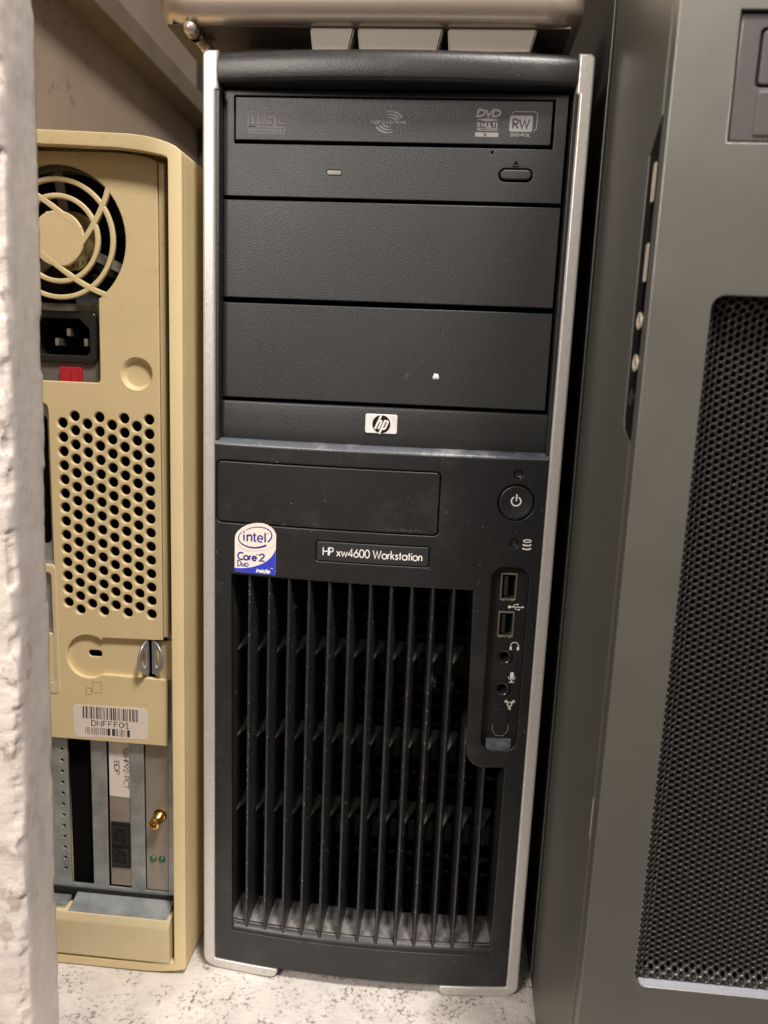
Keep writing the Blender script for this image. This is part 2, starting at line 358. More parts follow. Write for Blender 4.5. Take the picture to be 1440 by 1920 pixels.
# =================================================================== THE BLACK WORKSTATION TOWER
T = thing('computer_tower', 'black tower computer with silver side rails, slatted lower front and blue and white sticker', 'computer', (0, 0, 0))
finish('case_body', box_bm(-82, 82, 46, 455, 7, 449, 1.0), 'inner', T)
for sx in (-1, 1):
    o = [(-84 * 1, 6), (-84, 448)]
    pts = arc(-81.5, 450.5, 2.5, 2.5, 180, 90, 5) + [(-77.0, 453), (-77.0, 437.5), (-78.2, 436.5), (-77.6, 5.9), (-77.0, 5.7), (-45.2, 5.7)] + \
        arc(-44.4, 4.9, 1.6, .8, 90, 0, 3) + arc(-46.8, 4.2, 4.0, 4.2, 0, -90, 6) + arc(-77.0, 7.0, 7.0, 7.0, -90, -180, 7)
    if sx > 0: pts = [(-x, z) for x, z in pts][::-1]
    bm = plate_bm(pts, (), 0.0, 46, 1.3, 3)
    for xb in range(46, 80, 4):
        bmesh.ops.bisect_plane(bm, geom=bm.verts[:] + bm.edges[:] + bm.faces[:], plane_co=(sx * xb, 0, 0), plane_no=(1, 0, 0), dist=1e-5)
    for v in bm.verts:
        if v.co.z < 7 and abs(v.co.x) < 79.5: v.co.y += bow(v.co.x) * max(0, 1 - v.co.y / 40)
    finish('side_rail', bm, 'silver', T)
# bezel side walls behind the rails
for sx in (-1, 1):
    a, b = sorted((sx * 76.4, sx * 78.1))
    box('bezel_wall', a, b, 0.6, 30, 284, 437, 0.35, 'trim', T)
# curved top cap
prof = [(46, 453.4), (9, 453.4), (5, 453.2), (2.6, 452.5), (1.0, 451.2), (0.15, 449.4), (-0.2, 447), (-0.1, 444), (0.2, 441.6), (0.7, 440.6), (1.8, 439.9), (4, 439.6), (46, 439.6)]
finish('top_cap', sweep_bm(prof, -76.9, 76.9, 30), 'trim', T, bowed=True, smooth=50)
box('bay_backing', -77.5, 77.5, 12, 14, 284, 440, 0, 'void', T)

# optical drive
od = plate('optical_drive', [(-76.2, 394.5), (74.9, 394.5), (74.9, 439.0), (-76.2, 439.0)],
           [rr(-71.3, 69.6, 416.7, 436.6, 0.4, 2), circ(43.7, 415.0, 0.55, 14), rr(47.0, 61.9, 403.0, 408.7, 2.8), rr(-29.1, -22.4, 404.1, 406.3, 1.0)], 6, 3, 0.35, 'cover', T)
plate('disc_tray', rr(-70.7, 68.4, 418.3, 436.0, 0.3, 2), (), 6.0, 2.5, 0.3, 'cover', od)
plate('eject_button', rr(47.7, 61.2, 403.9, 408.1, 2.1), (), 5.4, 3, 0.6, 'cover', od)
plate('activity_light', rr(-29.0, -22.5, 404.2, 406.2, 0.9), (), 5.8, 2, 0.3, 'led', od)
bm = bmesh.new(); poly(bm, [(52.9, 410.2), (55.6, 410.2), (54.25, 411.9)], 5.97); poly(bm, [(52.7, 409.2), (55.8, 409.2), (55.8, 409.8), (52.7, 409.8)], 5.97)
finish('eject_symbol', bm, 'void', od)
# compact disc logo: outlined square letters
yT = 5.965
def disc_letters(bm, w, y, k=0):
    x = -64.2; z = 424.6; h = 4.6
    L = [[(2.4, -0.1 + 0), (0, 0), (0, h), (2.6, h)], [(2.6, 0), (2.6, h + 1.6)],
         [(5.0, 0), (5.0, h)], [(10.4, h), (7.4, h), (7.4, h / 2 + .2), (10.2, h / 2 + .2), (10.2, 0), (7.2, 0)],
         [(15.2, h), (12.4, h), (12.4, 0), (15.2, 0)]]
    for i, l in enumerate(L): ribbon(bm, [(x + a, z + b) for a, b in l], w, y - .003 * i)
bm = bmesh.new(); disc_letters(bm, 2.1, yT)
text(bm, 'COMPACT', -61.4, 430.6, 1.3, 0.34, yT, width=11.5)
text(bm, 'ReWritable', -63.9, 421.9, 1.35, 0.28, yT, width=14.2)
ribbon(bm, [(-64.9, 421.2), (-48.6, 421.2), (-48.6, 423.8), (-64.9, 423.8)], 0.3, yT, closed=True)
ribbon(bm, [(-47.9, 430.2), (-46.6, 430.2), (-46.6, 429.0), (-45.7, 429.0), (-45.7, 430.2), (-44.6, 430.8), (-45.7, 431.6), (-45.7, 432.6), (-46.6, 432.6), (-46.6, 431.4), (-47.9, 431.4)], 0.28, yT, closed=True)
finish('disc_logo', bm, 'printdim', od)
bm = bmesh.new(); disc_letters(bm, 1.15, yT - 0.05)
finish('disc_logo_inline', bm, 'cover', od)
# light scribing logo: name between two fans of curved stripes
bm = bmesh.new()
text(bm, 'lightscribe', -9.6, 426.1, 1.35, 0.36, yT, width=15.0)
cx, cz = -2.0, 426.6
for i, r in enumerate((2.3, 3.5, 4.7)):
    ribbon(bm, arc(cx + 0.4, cz - 0.4, r * 1.25, r, 112, 30, 9), 0.25, yT - .003 * i, w2=1.0)
    ribbon(bm, arc(cx - 0.4, cz + 0.4, r * 1.25, r, 292, 210, 9), 0.25, yT - .003 * i, w2=1.0)
finish('light_scribe_logo', bm, 'print', od)
bm = bmesh.new()
text(bm, 'DVD', 36.2, 429.6, 2.6, 0.85, yT, width=9.6, slant=0.2, gap=0.10)
poly(bm, [(35.7, 428.2), (41, 427.5), (46.2, 428.2), (41, 428.9)], yT)
text(bm, 'R', 36.6, 425.3, 1.6, 0.5, yT); text(bm, 'MULTI', 38.4, 425.3, 1.6, 0.5, yT, width=6.8)
text(bm, 'RECORDER', 36.5, 423.8, 1.0, 0.22, yT, width=8.8)
poly(bm, [(35.8, 421.3), (45.8, 421.3), (45.8, 423.1), (35.8, 423.1)], yT)
finish('dvd_logo', bm, 'print', od)
bm = bmesh.new(); text(bm, 'DL', 39.6, 421.7, 1.0, 0.3, yT - .03); finish('dvd_logo_inset', bm, 'cover', od)
bm = bmesh.new(); poly(bm, rr(50.3, 60.2, 423.6, 430.2, 0.8, 3), yT)
ribbon(bm, [(51.2, 431.0), (52.0, 431.7), (61.0, 431.7), (62.0, 430.9), (62.0, 425.2), (60.9, 424.0)], 0.32, yT)
text(bm, 'DVD+R DL', 51.2, 421.8, 1.1, 0.28, yT, width=8.2)
finish('rewritable_logo', bm, 'print', od)
bm = bmesh.new(); text(bm, 'RW', 51.9, 425.0, 3.6, 0.75, yT - .03, width=6.9); finish('rewritable_logo_inset', bm, 'cover', od)

# blank bay covers
bp1 = plate('blank_panel', rr(-76.2, 75.1, 350.0, 392.9, 0.4, 2), (), 6, 3, 0.45, 'cover', T)
bp2 = plate('blank_panel', rr(-76.2, 75.2, 304.2, 347.7, 0.4, 2), (), 6, 3, 0.45, 'cover', T, label='lower blank bay panel with a white paint fleck')
bm = bmesh.new()
bmesh.ops.create_icosphere(bm, subdivisions=3, radius=1.0)
for v in bm.verts:
    n = noise.noise(v.co * 1.7 + Vector((3, 1, 5))) * .55 + noise.noise(v.co * 4) * .2
    v.co = Vector((24.2, 5.9, 317.6)) + Vector((v.co.x * 1.35, v.co.y * .45, v.co.z * 1.45)) * (1 + n)
finish('paint_fleck', bm, 'fleck', bp2, smooth=60)
bm = bmesh.new(); poly(bm, [(10.9 + (1.0 + .3 * math.sin(3 * a)) * math.cos(a), 317.4 + 1.6 * math.sin(a)) for a in [i * PI / 8 for i in range(16)]], 5.97)
finish('smudge', bm, 'smudge', bp2)

# brand strip and dusty ledge
finish('brand_strip', sweep_bm([(30, 302.6), (6.2, 302.6), (5.6, 302.4), (5.3, 301.6), (5.0, 297), (4.8, 291), (4.9, 287), (5.4, 285.2), (30, 285.2)], -76.3, 76.3, 30), 'cover', T, bowed=True, smooth=50)
finish('dust_ledge', sweep_bm([(30, 285.1), (5.2, 285.05), (2.5, 284.4), (0.9, 283.6), (0.2, 283.0), (0.0, 282.2), (30, 282.2)], -78.0, 78.0, 30), 'ledge', T, bowed=True, smooth=50)
em = plate('emblem', rr(-6.95, 7.85, 290.8, 299.7, 1.0), (), 4.1, 1.2, 0.3, 'badge', T, bowed=True)
bm = bmesh.new(); cx, cz = 0.55, 295.2
poly(bm, circ(cx, cz, 4.15, 36), 4.02); finish('emblem_disc', bm, 'badgeblack', em, bowed=True)
bm = bmesh.new(); sl = 0.42; yb = 3.95
def hp(x, z): return (cx + x + sl * z, cz + z)
def lp(pts, w, k): ribbon(bm, [hp(*p) for p in pts], w, yb - .006 * k)
lp([(-1.9, -2.3), (-1.9, 4.35)], 0.95, 0)
lp([(-1.9, 1.25), (-0.95, 1.55), (-0.42, 1.25), (-0.4, .7), (-0.4, -2.3)], 0.85, 1)
lp([(1.0, -4.5), (1.0, 1.9)], 0.95, 2)
lp([(1.0, 1.5), (2.0, 1.5), (2.55, 1.1), (2.6, .5), (2.6, -1.7), (2.2, -2.15), (1.0, -2.15)], 0.85, 3)
finish('emblem_letters', bm, 'badge', em, bowed=True)

# lower bezel
grille_open = [(-69.4, 219.6), (-67.9, 24.6), (-40, 24.6), (0, 24.6), (40, 24.6), (67.9, 24.2), (68.2, 129.8), (57.8, 129.6)] + arc(57.8, 138.4, 8.8, 8.8, 270, 180, 8)[1:] + [(48.6, 150), (47.2, 220.4), (0, 220.2)]
port_open = rr(55.6, 73.1, 138.6, 231.4, 6.0, 7)
lb = plate('lower_bezel', [(-77.4, 6.2), (77.4, 6.2), (78.0, 282.3), (-78.0, 282.3)],
           [rr(-77.0, 29.3, 244.8, 274.9, 2.2), rr(-27.8, 25.9, 229.6, 239.6, 1.2, 4), circ(64.3, 262.1, 8.5, 40), circ(64.4, 275.2, 2.0, 20), circ(64.8, 242.9, 2.0, 20), port_open, grille_open],
           0, 3.2, 0.55, 'lower', T, bowed=True, res=2)
plate('bezel_backing', [(-77, 222.5), (54, 222.5), (54, 233), (77, 233), (77, 281), (-77, 281)], (), 3.3, 2, 0, 'black', T, bowed=True)
plate('floppy_cover', rr(-76.7, 28.75, 245.4, 274.4, 2.0), (), -0.05, 3, 0.5, 'lower', T, bowed=True)
bm = bmesh.new(); rd = random.Random(5)
def scuff(cx, cz, sx_, sz_, n, y=-.09):
    for _ in range(n):
        x, z, r = rd.gauss(cx, sx_), cz + abs(rd.gauss(0, sz_)), rd.uniform(.06, .22)
        poly(bm, [(x + r * rd.uniform(.6, 1.4) * math.cos(a), z + r * rd.uniform(.5, 1.1) * math.sin(a)) for a in (0, 1.05, 2.1, 3.14, 4.2, 5.25)], y)
scuff(14, 246.4, 5.5, .7, 120); scuff(-28, 247, 1.2, .5, 14); scuff(-10, 262, 22, 8, 16)
o = finish('dust_specks', bm, 'smudge2', T, bowed=True, weld=False); o['kind'] = 'stuff'
npl = plate('name_plate', rr(-27.4, 25.5, 230.0, 239.2, 1.0, 4), (), -0.15, 2.5, 0.4, 'cover', T, bowed=True)
bm = bmesh.new()
text(bm, 'HP xw4600 Workstation', -24.2, 232.7, 3.75, 0.50, -0.19, width=46.6, gap=0.15)
finish('name_lettering', bm, 'white', npl, bowed=True)
pbx, pbz = 64.3, 262.1
pb = finish('power_button', lathe_bm([(7.9, -3), (7.9, -0.2), (7.7, 0.15), (7.2, 0.3), (6.4, 0.15), (4, -0.25), (0, -0.45)], (pbx, bow(pbx), pbz), n=48), 'lower', T, smooth=50)
bm = bmesh.new(); yy = bow(pbx) + 0.30
ribbon(bm, arc(pbx, pbz + 0.7, 2.15, 2.15, 118, 422, 22), 0.62, yy); ribbon(bm, [(pbx + .1, pbz + .8), (pbx + .1, pbz + 4.0)], 0.62, yy - .06)
finish('power_symbol', bm, 'white', pb)
for nm, x, z in (('power_light', 64.4, 275.2), ('disk_light', 64.8, 242.9)):
    finish(nm, lathe_bm([(1.75, -2), (1.75, -.3), (1.5, .05), (1.1, -.1), (0, -.45)], (x, bow(x), z), n=24), 'jack', T, smooth=50)
bm = bmesh.new()
yd = -.05
ribbon(bm, arc(70.8, 244.3, 1.75, .62, 0, 360, 24), .5, yd, closed=True)
for zc in (242.5, 240.7): ribbon(bm, arc(70.8, zc + .35, 1.9, .75, 185, 355, 12), .75, yd - .01)
finish('disk_symbol', bm, 'white', T, bowed=True)

# recessed port panel
pp = plate('port_panel', rr(54.8, 73.9, 137.8, 232.2, 6.6, 7), [port_open], 0.9, 7.5, 0.0, 'lower', T, bowed=True)
plate('port_backplate', rr(55, 73.7, 138, 232, 6.4, 7), [rr(60.9, 67.7, 214.0, 226.8, .3, 2), rr(60.9, 67.7, 195.6, 207.8, .3, 2), circ(64.6, 185.2, 2.2, 20), circ(64.6, 168.7, 2.2, 20)], 6, 1.5, 0.1, 'lower', pp, bowed=True)
plate('port_void', rr(56, 73, 139, 231, 5), (), 12, 1, 0, 'void', pp, bowed=True)
for z0, z1 in ((213.6, 227.2), (195.2, 208.2)):
    u = plate('usb_port', rr(60.3, 68.2, z0, z1, .5, 2), [rr(61.15, 67.45, z0 + .9, z1 - .9, .25, 2)], 5.6, 6, 0.15, 'steel', T, bowed=True)
    box('contact_tongue', 62.2, 64.0, 4.6, 10, z0 + 2, z1 - 2, .2, 'black', u)
    bm = bmesh.new(); box_bm(61.6, 62.6, 3.2, 3.8, z0 - .25, z0 + .75, .1, bm=bm); box_bm(66.0, 67.0, 3.2, 3.8, z0 - .25, z0 + .75, .1, bm=bm)
    finish('shell_spring', bm, 'steel', u)
for z in (185.2, 168.7):
    finish('audio_jack', lathe_bm([(3.9, -0.2), (3.8, 0.5), (3.3, 0.9), (2.7, 0.7), (2.2, 0.0), (2.0, -1.5), (1.9, -6)], (64.6, bow(64.6) + 6, z), n=32), 'jack', T, smooth=50)
oc = [(61.2, 158), (61.0, 146.5), (63.2, 143.6), (66.9, 143.6), (69.2, 146.5), (68.9, 158)]
plate('port_blank', oc, (), 5.6, 1.2, 0.35, 'lower', T, bowed=True)
bm = bmesh.new(); ribbon(bm, [(61.3, 150), (61.2, 147.0), (63.3, 144.1), (66.8, 144.1), (69.0, 147.0), (69.0, 150)], .28, 5.55); finish('port_blank_glint', bm, 'print', T, bowed=True)  # pale stroke paints a highlight along the blank's lower edges
finish('port_sill', sweep_bm([(0.7, 138.9), (3.0, 140.2), (5.9, 142.6), (5.9, 138.0), (0.7, 138.0)], 58.4, 70.8, 4), 'portsill', T, bowed=True)
ys = 5.93
bm = bmesh.new()                                     # usb trident
ribbon(bm, [(65.6, 210.4), (71.6, 210.4)], .38, ys); poly(bm, circ(65.4, 210.4, .75, 14), ys - .01); poly(bm, [(71.3, 209.8), (72.6, 210.4), (71.3, 211.0)], ys - .01)
ribbon(bm, [(66.6, 210.4), (67.8, 211.7), (69.0, 211.7)], .3, ys - .02); poly(bm, circ(69.2, 211.7, .42, 10), ys - .03)
ribbon(bm, [(67.5, 210.4), (68.6, 209.2), (69.9, 209.2)], .3, ys - .02); poly(bm, [(69.7, 208.8), (70.5, 208.8), (70.5, 209.6), (69.7, 209.6)], ys - .03)
finish('usb_symbol', bm, 'white', T, bowed=True)
bm = bmesh.new()                                     # headphones
ribbon(bm, arc(69.2, 190.4, 2.0, 2.2, -10, 190, 14), .4, ys)
for s in (-1, 1): poly(bm, rr(69.2 + s * 1.75 - .55, 69.2 + s * 1.75 + .55, 188.6, 190.5, .4, 3), ys - .02)
finish('headphone_symbol', bm, 'white', T, bowed=True)
bm = bmesh.new()                                     # microphone
poly(bm, rr(68.1, 69.9, 173.9, 177.4, .85, 4), ys); ribbon(bm, arc(69, 175.0, 1.6, 1.7, 180, 360, 10), .32, ys - .01)
ribbon(bm, [(69, 173.3), (69, 172.2)], .4, ys - .02); ribbon(bm, [(67.7, 172.1), (70.3, 172.1)], .4, ys - .03)
finish('microphone_symbol', bm, 'white', T, bowed=True)
bm = bmesh.new()                                     # three armed bus symbol
ribbon(bm, circ(68.9, 160.6, 1.05, 16), .5, ys, closed=True)
for a in (90 + 50, 90 - 50, 270):
    c, s_ = math.cos(math.radians(a)), math.sin(math.radians(a))
    for k in (1.9, 2.7): ribbon(bm, [(68.9 + c * k - s_ * .7, 160.6 + s_ * k + c * .7), (68.9 + c * k + s_ * .7, 160.6 + s_ * k - c * .7)], .55, ys - .01)
finish('serial_bus_symbol', bm, 'white', T, bowed=True)

# ventilation grille
bm = bmesh.new()
def slat(xc, z0, z1):
    d0 = 0.9 + bow(xc)
    half = [(d0, .42), (d0 + .5, .75), (d0 + 2.0, .95), (6, 1.25), (11, 1.9), (17, 2.7), (22, 3.3)]
    pr = [(xc - h, d) for d, h in half] + [(xc + h, d) for d, h in half[::-1]]
    zs = [z0, z0 + 9, z0 + 24, z1]; rows = []
    for k, z in enumerate(zs):
        f = (1.5, 1.36, 1.0, 1.0)[k]
        rows.append([bm.verts.new((xc + (px - xc) * (1 + (f - 1) * min(1, max(0, py / 17))), py + (0.8 if k == 0 else 0), z)) for px, py in pr])
    for A, B in zip(rows, rows[1:]):
        for i in range(len(pr)): bm.faces.new((A[i], A[(i + 1) % len(pr)], B[(i + 1) % len(pr)], B[i]))
    bm.faces.new(rows[0]); bm.faces.new(rows[-1][::-1])
for i in range(13):
    xc = -60.3 + 9.865 * i
    slat(xc, 24.5, 222.5 if i < 11 else (150 if i == 11 else 133))
slat(-70.4, 24.5, 222.5); slat(69.0, 24.5, 133)
bmesh.ops.recalc_face_normals(bm, faces=bm.faces)
finish('grille', bm, 'slat', T, smooth=50)
for z in (181, 134, 92):
    bm = bmesh.new()
    for i in range(-1, 13):
        x0 = -60.3 + 9.865 * i
        if x0 > 45 and z > 125: continue
        h0, h1 = 1.5, 3.2
        top = [bm.verts.new(p) for p in ((x0 + h0, 9.0, z - 3.4), (x0 + h1, 21.0, z + 2.2), (x0 + 7.2, 21.0, z + 2.2))]
        bot = [bm.verts.new(p) for p in ((x0 + h0, 9.2, z - 4.2), (x0 + h1, 21.0, z - 1.2), (x0 + 7.2, 21.0, z - 1.2))]
        bm.faces.new(top); bm.faces.new(bot[::-1])
        for k in range(3): bm.faces.new((top[k], top[(k + 1) % 3], bot[(k + 1) % 3], bot[k]))
    bmesh.ops.recalc_face_normals(bm, faces=bm.faces)
    finish('grille_rib', bm, 'bar', T)
finish('grille_lip', sweep_bm([(0.35, 23.8), (0.6, 25.2), (1.3, 26.6), (2.6, 27.9), (4.4, 28.8), (4.4, 23)], -69.6, 69.0, 28), 'lower', T, bowed=True, smooth=60)
finish('grille_sill', sweep_bm([(3.2, 28.3), (5, 28.8), (8, 29.8), (11, 31.2), (14, 32.8), (17, 34.6), (17.4, 23), (3.4, 23)], -70, 69.5, 28), 'sill', T, bowed=True, smooth=60)
bm = bmesh.new()                                     # perforated steel behind the slats
hs = []
for ix in range(14):
    for iz in range(20):
        x, z = -66 + 9.865 * ix, 32 + 9.6 * iz
        if (iz % 5) == 4: continue
        hs.append(rr(x - 3.2, x + 4.6, z, z + 7.4, .3, 1))
plate('inner_shield', [(-75, 16), (76, 16), (76, 226), (-75, 226)], hs, 27, 1.0, 0, 'inner', T)
box('inner_void', -76, 76.5, 41, 44, 14, 230, 0, 'void', T)
for sx in (-1, 1):
    a, b = sorted((sx * 75.2, sx * 77)); box('inner_wall', a, b, 6, 44, 10, 280, 0, 'black', T)
box('inner_roof', -75, 53, 5, 44, 224, 226, 0, 'black', T)
finish('grille_brow', sweep_bm([(0.35, 220.7), (0.65, 219.9), (1.4, 219.2), (2.6, 218.8), (4.2, 218.7), (4.2, 221.2)], -69.4, 47.2, 24), 'lower', T, bowed=True, smooth=60)
# lint caught in the slats
bm = bmesh.new()
def strand(p, L, w=0.10):
    p = Vector(p); d = Vector((random.uniform(-1, 1), random.uniform(-.6, .2), random.uniform(-1, 1))).normalized(); prev = None
    for i in range(7):
        q = (bm.verts.new(p - Vector((w, 0, 0))), bm.verts.new(p + Vector((w, 0, w))))
        if prev: bm.faces.new((prev[0], prev[1], q[1], q[0]))
        prev = q; d = (d + Vector((random.uniform(-.6, .6), random.uniform(-.3, .3), random.uniform(-.6, .6)))).normalized(); p = p + d * L / 6
for xs, zs, n, sp in ((30.4, 172, 70, 1.9), (39.4, 171, 34, 1.3), (-37.5, 206, 5, .6), (21, 46, 10, 1.0), (-18, 77, 5, .8), (59.5, 88, 8, .9), (10, 66, 6, .9)):
    for _ in range(n): strand((xs + random.gauss(0, sp * .45), bow(xs) + 2.2 + abs(random.gauss(0, 2)), zs + random.gauss(0, sp)), random.uniform(.8, 2.6), random.uniform(.012, .03))
for _ in range(1100):
    i = random.randrange(0, 13); x = -60.3 + 9.865 * i + random.choice((-1, 1)) * random.uniform(.9, 1.5)
    z = random.uniform(34, 215 if i < 11 else 130)
    strand((x, bow(x) + random.uniform(1.5, 8), z), random.uniform(.25, 1.0), random.uniform(.03, .09))
o = finish('lint', bm, 'fluff', T, weld=False); o['kind'] = 'stuff'

# processor sticker
def st(x, y): return (-67.6 + (x - 250 - (1250 - y) * .02) * .0222, 220.9 + (1250 + .098 * (x - 245) - y) * .0213)
sy = -0.14
out = [(245, 1215), (246, 1180), (262, 470), (275, 400), (330, 310), (430, 230), (560, 165), (680, 140), (780, 132), (890, 142), (990, 175), (1080, 235), (1140, 300), (1180, 380), (1188, 430), (1160, 1335), (1120, 1336), (290, 1252), (258, 1240)]
stk = plate('sticker', [st(*p) for p in out][::-1], (), sy, 0.12, 0.02, 'stick', T, bowed=True, label='blue and white processor sticker with a domed top')
bm = bmesh.new()
blue = [(247, 1158), (350, 1166), (450, 1167), (560, 1158), (680, 1135), (800, 1098), (900, 1055), (980, 1005), (1050, 945), (1110, 870), (1150, 800), (1166, 765), (1176, 765), (1158, 1334), (1120, 1334), (290, 1250), (260, 1238), (246, 1214)]
poly(bm, [st(*p) for p in blue], sy - .02); finish('sticker_blue_field', bm, 'blue', stk, bowed=True)
bm = bmesh.new()
def sr(pts, w, k=0, w2=None): ribbon(bm, [st(*p) for p in pts], w * .0215, sy - .03 - .004 * k, w2=None if w2 is None else w2 * .0215)
sr([(310, 600), (420, 720), (560, 770), (760, 775), (960, 750), (1110, 680), (1150, 620)], 26, 0, 10)
finish('sticker_shadow', bm, 'stickgrey', stk, bowed=True)
bm = bmesh.new()
sr([(508, 292), (580, 258), (660, 236), (760, 226), (860, 232), (950, 254), (1030, 300), (1078, 352), (1092, 410), (1086, 470), (1058, 520), (1000, 572)], 14, 0, 36)
sr([(418, 340), (370, 390), (348, 450), (350, 510), (380, 565), (440, 620), (520, 662), (600, 688), (700, 700), (800, 694), (890, 675), (970, 645)], 18, 1, 46)
W_ = 38
sr([(470, 385), (468, 530)], W_, 2); poly(bm, [st(*p) for p in circ(468, 330, 22, 12)], sy - .04)
sr([(545, 390), (542, 548)], W_, 3); sr([(545, 440), (575, 408), (620, 405), (640, 430), (640, 550)], W_, 4)
sr([(705, 360), (702, 520), (715, 548), (745, 552)], W_, 5); sr([(670, 412), (748, 418)], 28, 6)
sr([(775, 490), (885, 500), (885, 455), (850, 425), (815, 425), (780, 460), (775, 505), (790, 545), (830, 568), (880, 562)], 32, 7)
sr([(945, 360), (943, 575)], W_, 8); poly(bm, [st(*p) for p in circ(1012, 378, 14, 10)], sy - .04)
finish('sticker_brand_lettering', bm, 'navy', stk, bowed=True)
def stt(x, z): return (x, z)
def st_text(bm, s, x, y, xw, h, w, slant=0.0, yy=sy - .03):
    X0, Z0 = st(x, y); X1, Z1 = st(x + xw, y + .098 * 0)
    text(bm, s, X0, Z0 - 0.0, h * .0213, w * .0215, yy, width=(X1 - X0), slant=slant, gap=.16)
bm = bmesh.new(); st_text(bm, 'Core', 325, 958, 420, 160, 38); st_text(bm, '2', 815, 1002, 110, 160, 36)
ribbon(bm, [st(745, 858), st(795, 866)], .4, sy - .05)
st_text(bm, 'Duo', 318, 1110, 240, 122, 24)
finish('sticker_model_lettering', bm, 'navy', stk, bowed=True)
bm = bmesh.new(); st_text(bm, 'inside', 740, 1262, 300, 85, 26, slant=.18, yy=sy - .05)
ribbon(bm, [st(1060, 1172), st(1115, 1190)], .3, sy - .06)
finish('sticker_tag_lettering', bm, 'white', stk, bowed=True)

# =================================================================== BEIGE TOWER ON THE LEFT (its back to us)
BX = -181.0
B = thing('beige_computer', 'yellowed beige tower computer turned with its vented back to the front', 'computer', (BX, -8, 0))
def mir(pts): return pts + [(2 * BX - x, z) for x, z in pts][::-1]
outer = mir([(BX, 417.6), (-156, 417.3), (-136, 416.8), (-115, 416.2), (-107, 415.4), (-102, 414.4), (-97, 413.0), (-93.6, 411.6), (-91.4, 409.9), (-90.6, 408.2), (-91.0, 4.4), (-92.0, 3.2), (-97, 2.0), (-104, 0.9), (-113, 0.2), (-135, 0.0)])
inner = mir([(BX, 411.4), (-156, 411.1), (-136, 410.6), (-120, 410.2), (-109.7, 409.2), (-103, 408.2), (-99, 407.4), (-97.4, 406.8), (-96.9, 405.6), (-97.2, 7.2), (-99, 6.9), (-111, 5.3), (-135, 5.0)])
inner2 = mir([(BX, 414.6), (-136, 414.3), (-110, 413), (-96, 410.5), (-94.0, 408), (-94.2, 6), (-99, 3.5), (-135, 3)])
sh = plate('outer_shell', outer, [inner], -8, 4.5, 0.5, 'beige', B, res=2)
plate('shell_sleeve', outer, [inner2], -3.5, 430, 0.0, 'beige', B)
for q in ([(-104.0, 1.0), (-103.6, 5.6)], [(-102.4, 408.3), (-102.2, 414.4)]):
    bm = bmesh.new(); ribbon(bm, q, 0.22, -8.06); finish('seam_line', bm, 'beige2', sh)
# rear panel outline with the latch notch and stepped lower end
fx, fz, fr = -152.0, 372.8, 32.2
a0 = math.degrees(math.atan2(346.8 - fz, -133.3 - fx))
fan_open = arc(fx, fz, fr, fr, a0, 180 - a0, 40) + [(2 * fx + 133.4, 309.5), (2 * fx + 134.5, 308.2)] + [(-134.8, 308.2), (-133.8, 308.8), (-133.4, 310.0)]
key_open = arc(-143.2, 171.3, 11.4, 11.4, 52, 308, 24)
holes = [fan_open, circ(-115.5, 313.0, 7.3, 36)]
for c in range(8):
    x = -152.75 + 6.09 * c
    for r in range(14 if c % 2 == 0 else 15):
        z = (288.45 if c % 2 == 0 else 291.95) - 6.87 * r
        holes.append(circ(x, z, 2.55, 18))
holes.append(rr(-205, -159.6, 182, 297.5, 3.0)); 
pan = [(BX - 75, 125.5), (-103.1, 125.8), (-102.7, 160.9), (-103.4, 161.9), (-134.6, 162.3)] + key_open[::-1][0:] + [(-135.2, 181.6), (-104.6, 182.6), (-104.7, 406.9), (-108, 408.4), (-113, 409.5), (-123.9, 410.5), (-140, 410.5), (BX - 75, 410.4)]
rp = plate('rear_panel', pan, holes, 0, 2.6, 0.55, 'beige', B, res=3)
plate('panel_edge_strip', [(-104.3, 184.0), (-101.8, 184.4), (-101.6, 406.2), (-104.3, 406.7)], (), 0.5, 3, 0.4, 'beige', B)
plate('chassis_strip', [(-104, 160), (-97.8, 160), (-97.8, 402), (-104, 402)], (), 5, 1, 0.1, 'zinc', B)
bm = lathe_bm([(7.9, .1), (7.3, -.25), (6.7, -1.0), (6.3, -1.9), (5.6, -2.2), (0, -2.2)], (-115.5, 0, 313.0), n=40)
finish('round_recess', bm, 'beige', rp, smooth=60)
box('vent_void', BX - 74, -104, 9, 11, 186, 300, 0, 'void', B)
# fan grille
bm = bmesh.new()
def ringp(r0, r1, y, t):
    b = plate_bm(circ(fx, fz, r1, 64), [circ(fx, fz, r0, 64)], y, t, .5, 2); join(bm, b)
ringp(24.9, 27.1, 0.0, 2.2); ringp(17.7, 19.9, 0.0, 2.2)
b = plate_bm(circ(fx, fz, 12.4, 48), [], 0.0, 2.2, .5, 2); join(bm, b)
for k in range(4):
    ca, sa = math.cos(k * PI / 2), math.sin(k * PI / 2)
    pts = [(4.0, -11.0), (8.6, -5.2), (11.8, -1.0), (14.6, 2.9), (17.2, 6.9), (19.6, 11.0), (21.6, 15.0), (23.2, 18.8), (24.6, 23.0)]
    pts = [(fx + x * ca - z * sa, fz + x * sa + z * ca) for x, z in pts]
    up = [(p[0], p[1]) for p in pts]; L_, R_ = [], []
    for i, p in enumerate(up):
        d = Vector(up[min(i + 1, len(up) - 1)]) - Vector(up[max(i - 1, 0)]); d.normalize(); n = Vector((-d.y, d.x)) * 1.25
        L_.append((p[0] + n.x, p[1] + n.y)); R_.append((p[0] - n.x, p[1] - n.y))
    b = plate_bm(L_ + R_[::-1], [], -0.03 - .01 * k, 2.2, .45, 2); join(bm, b)
finish('fan_grille', bm, 'beige', B)
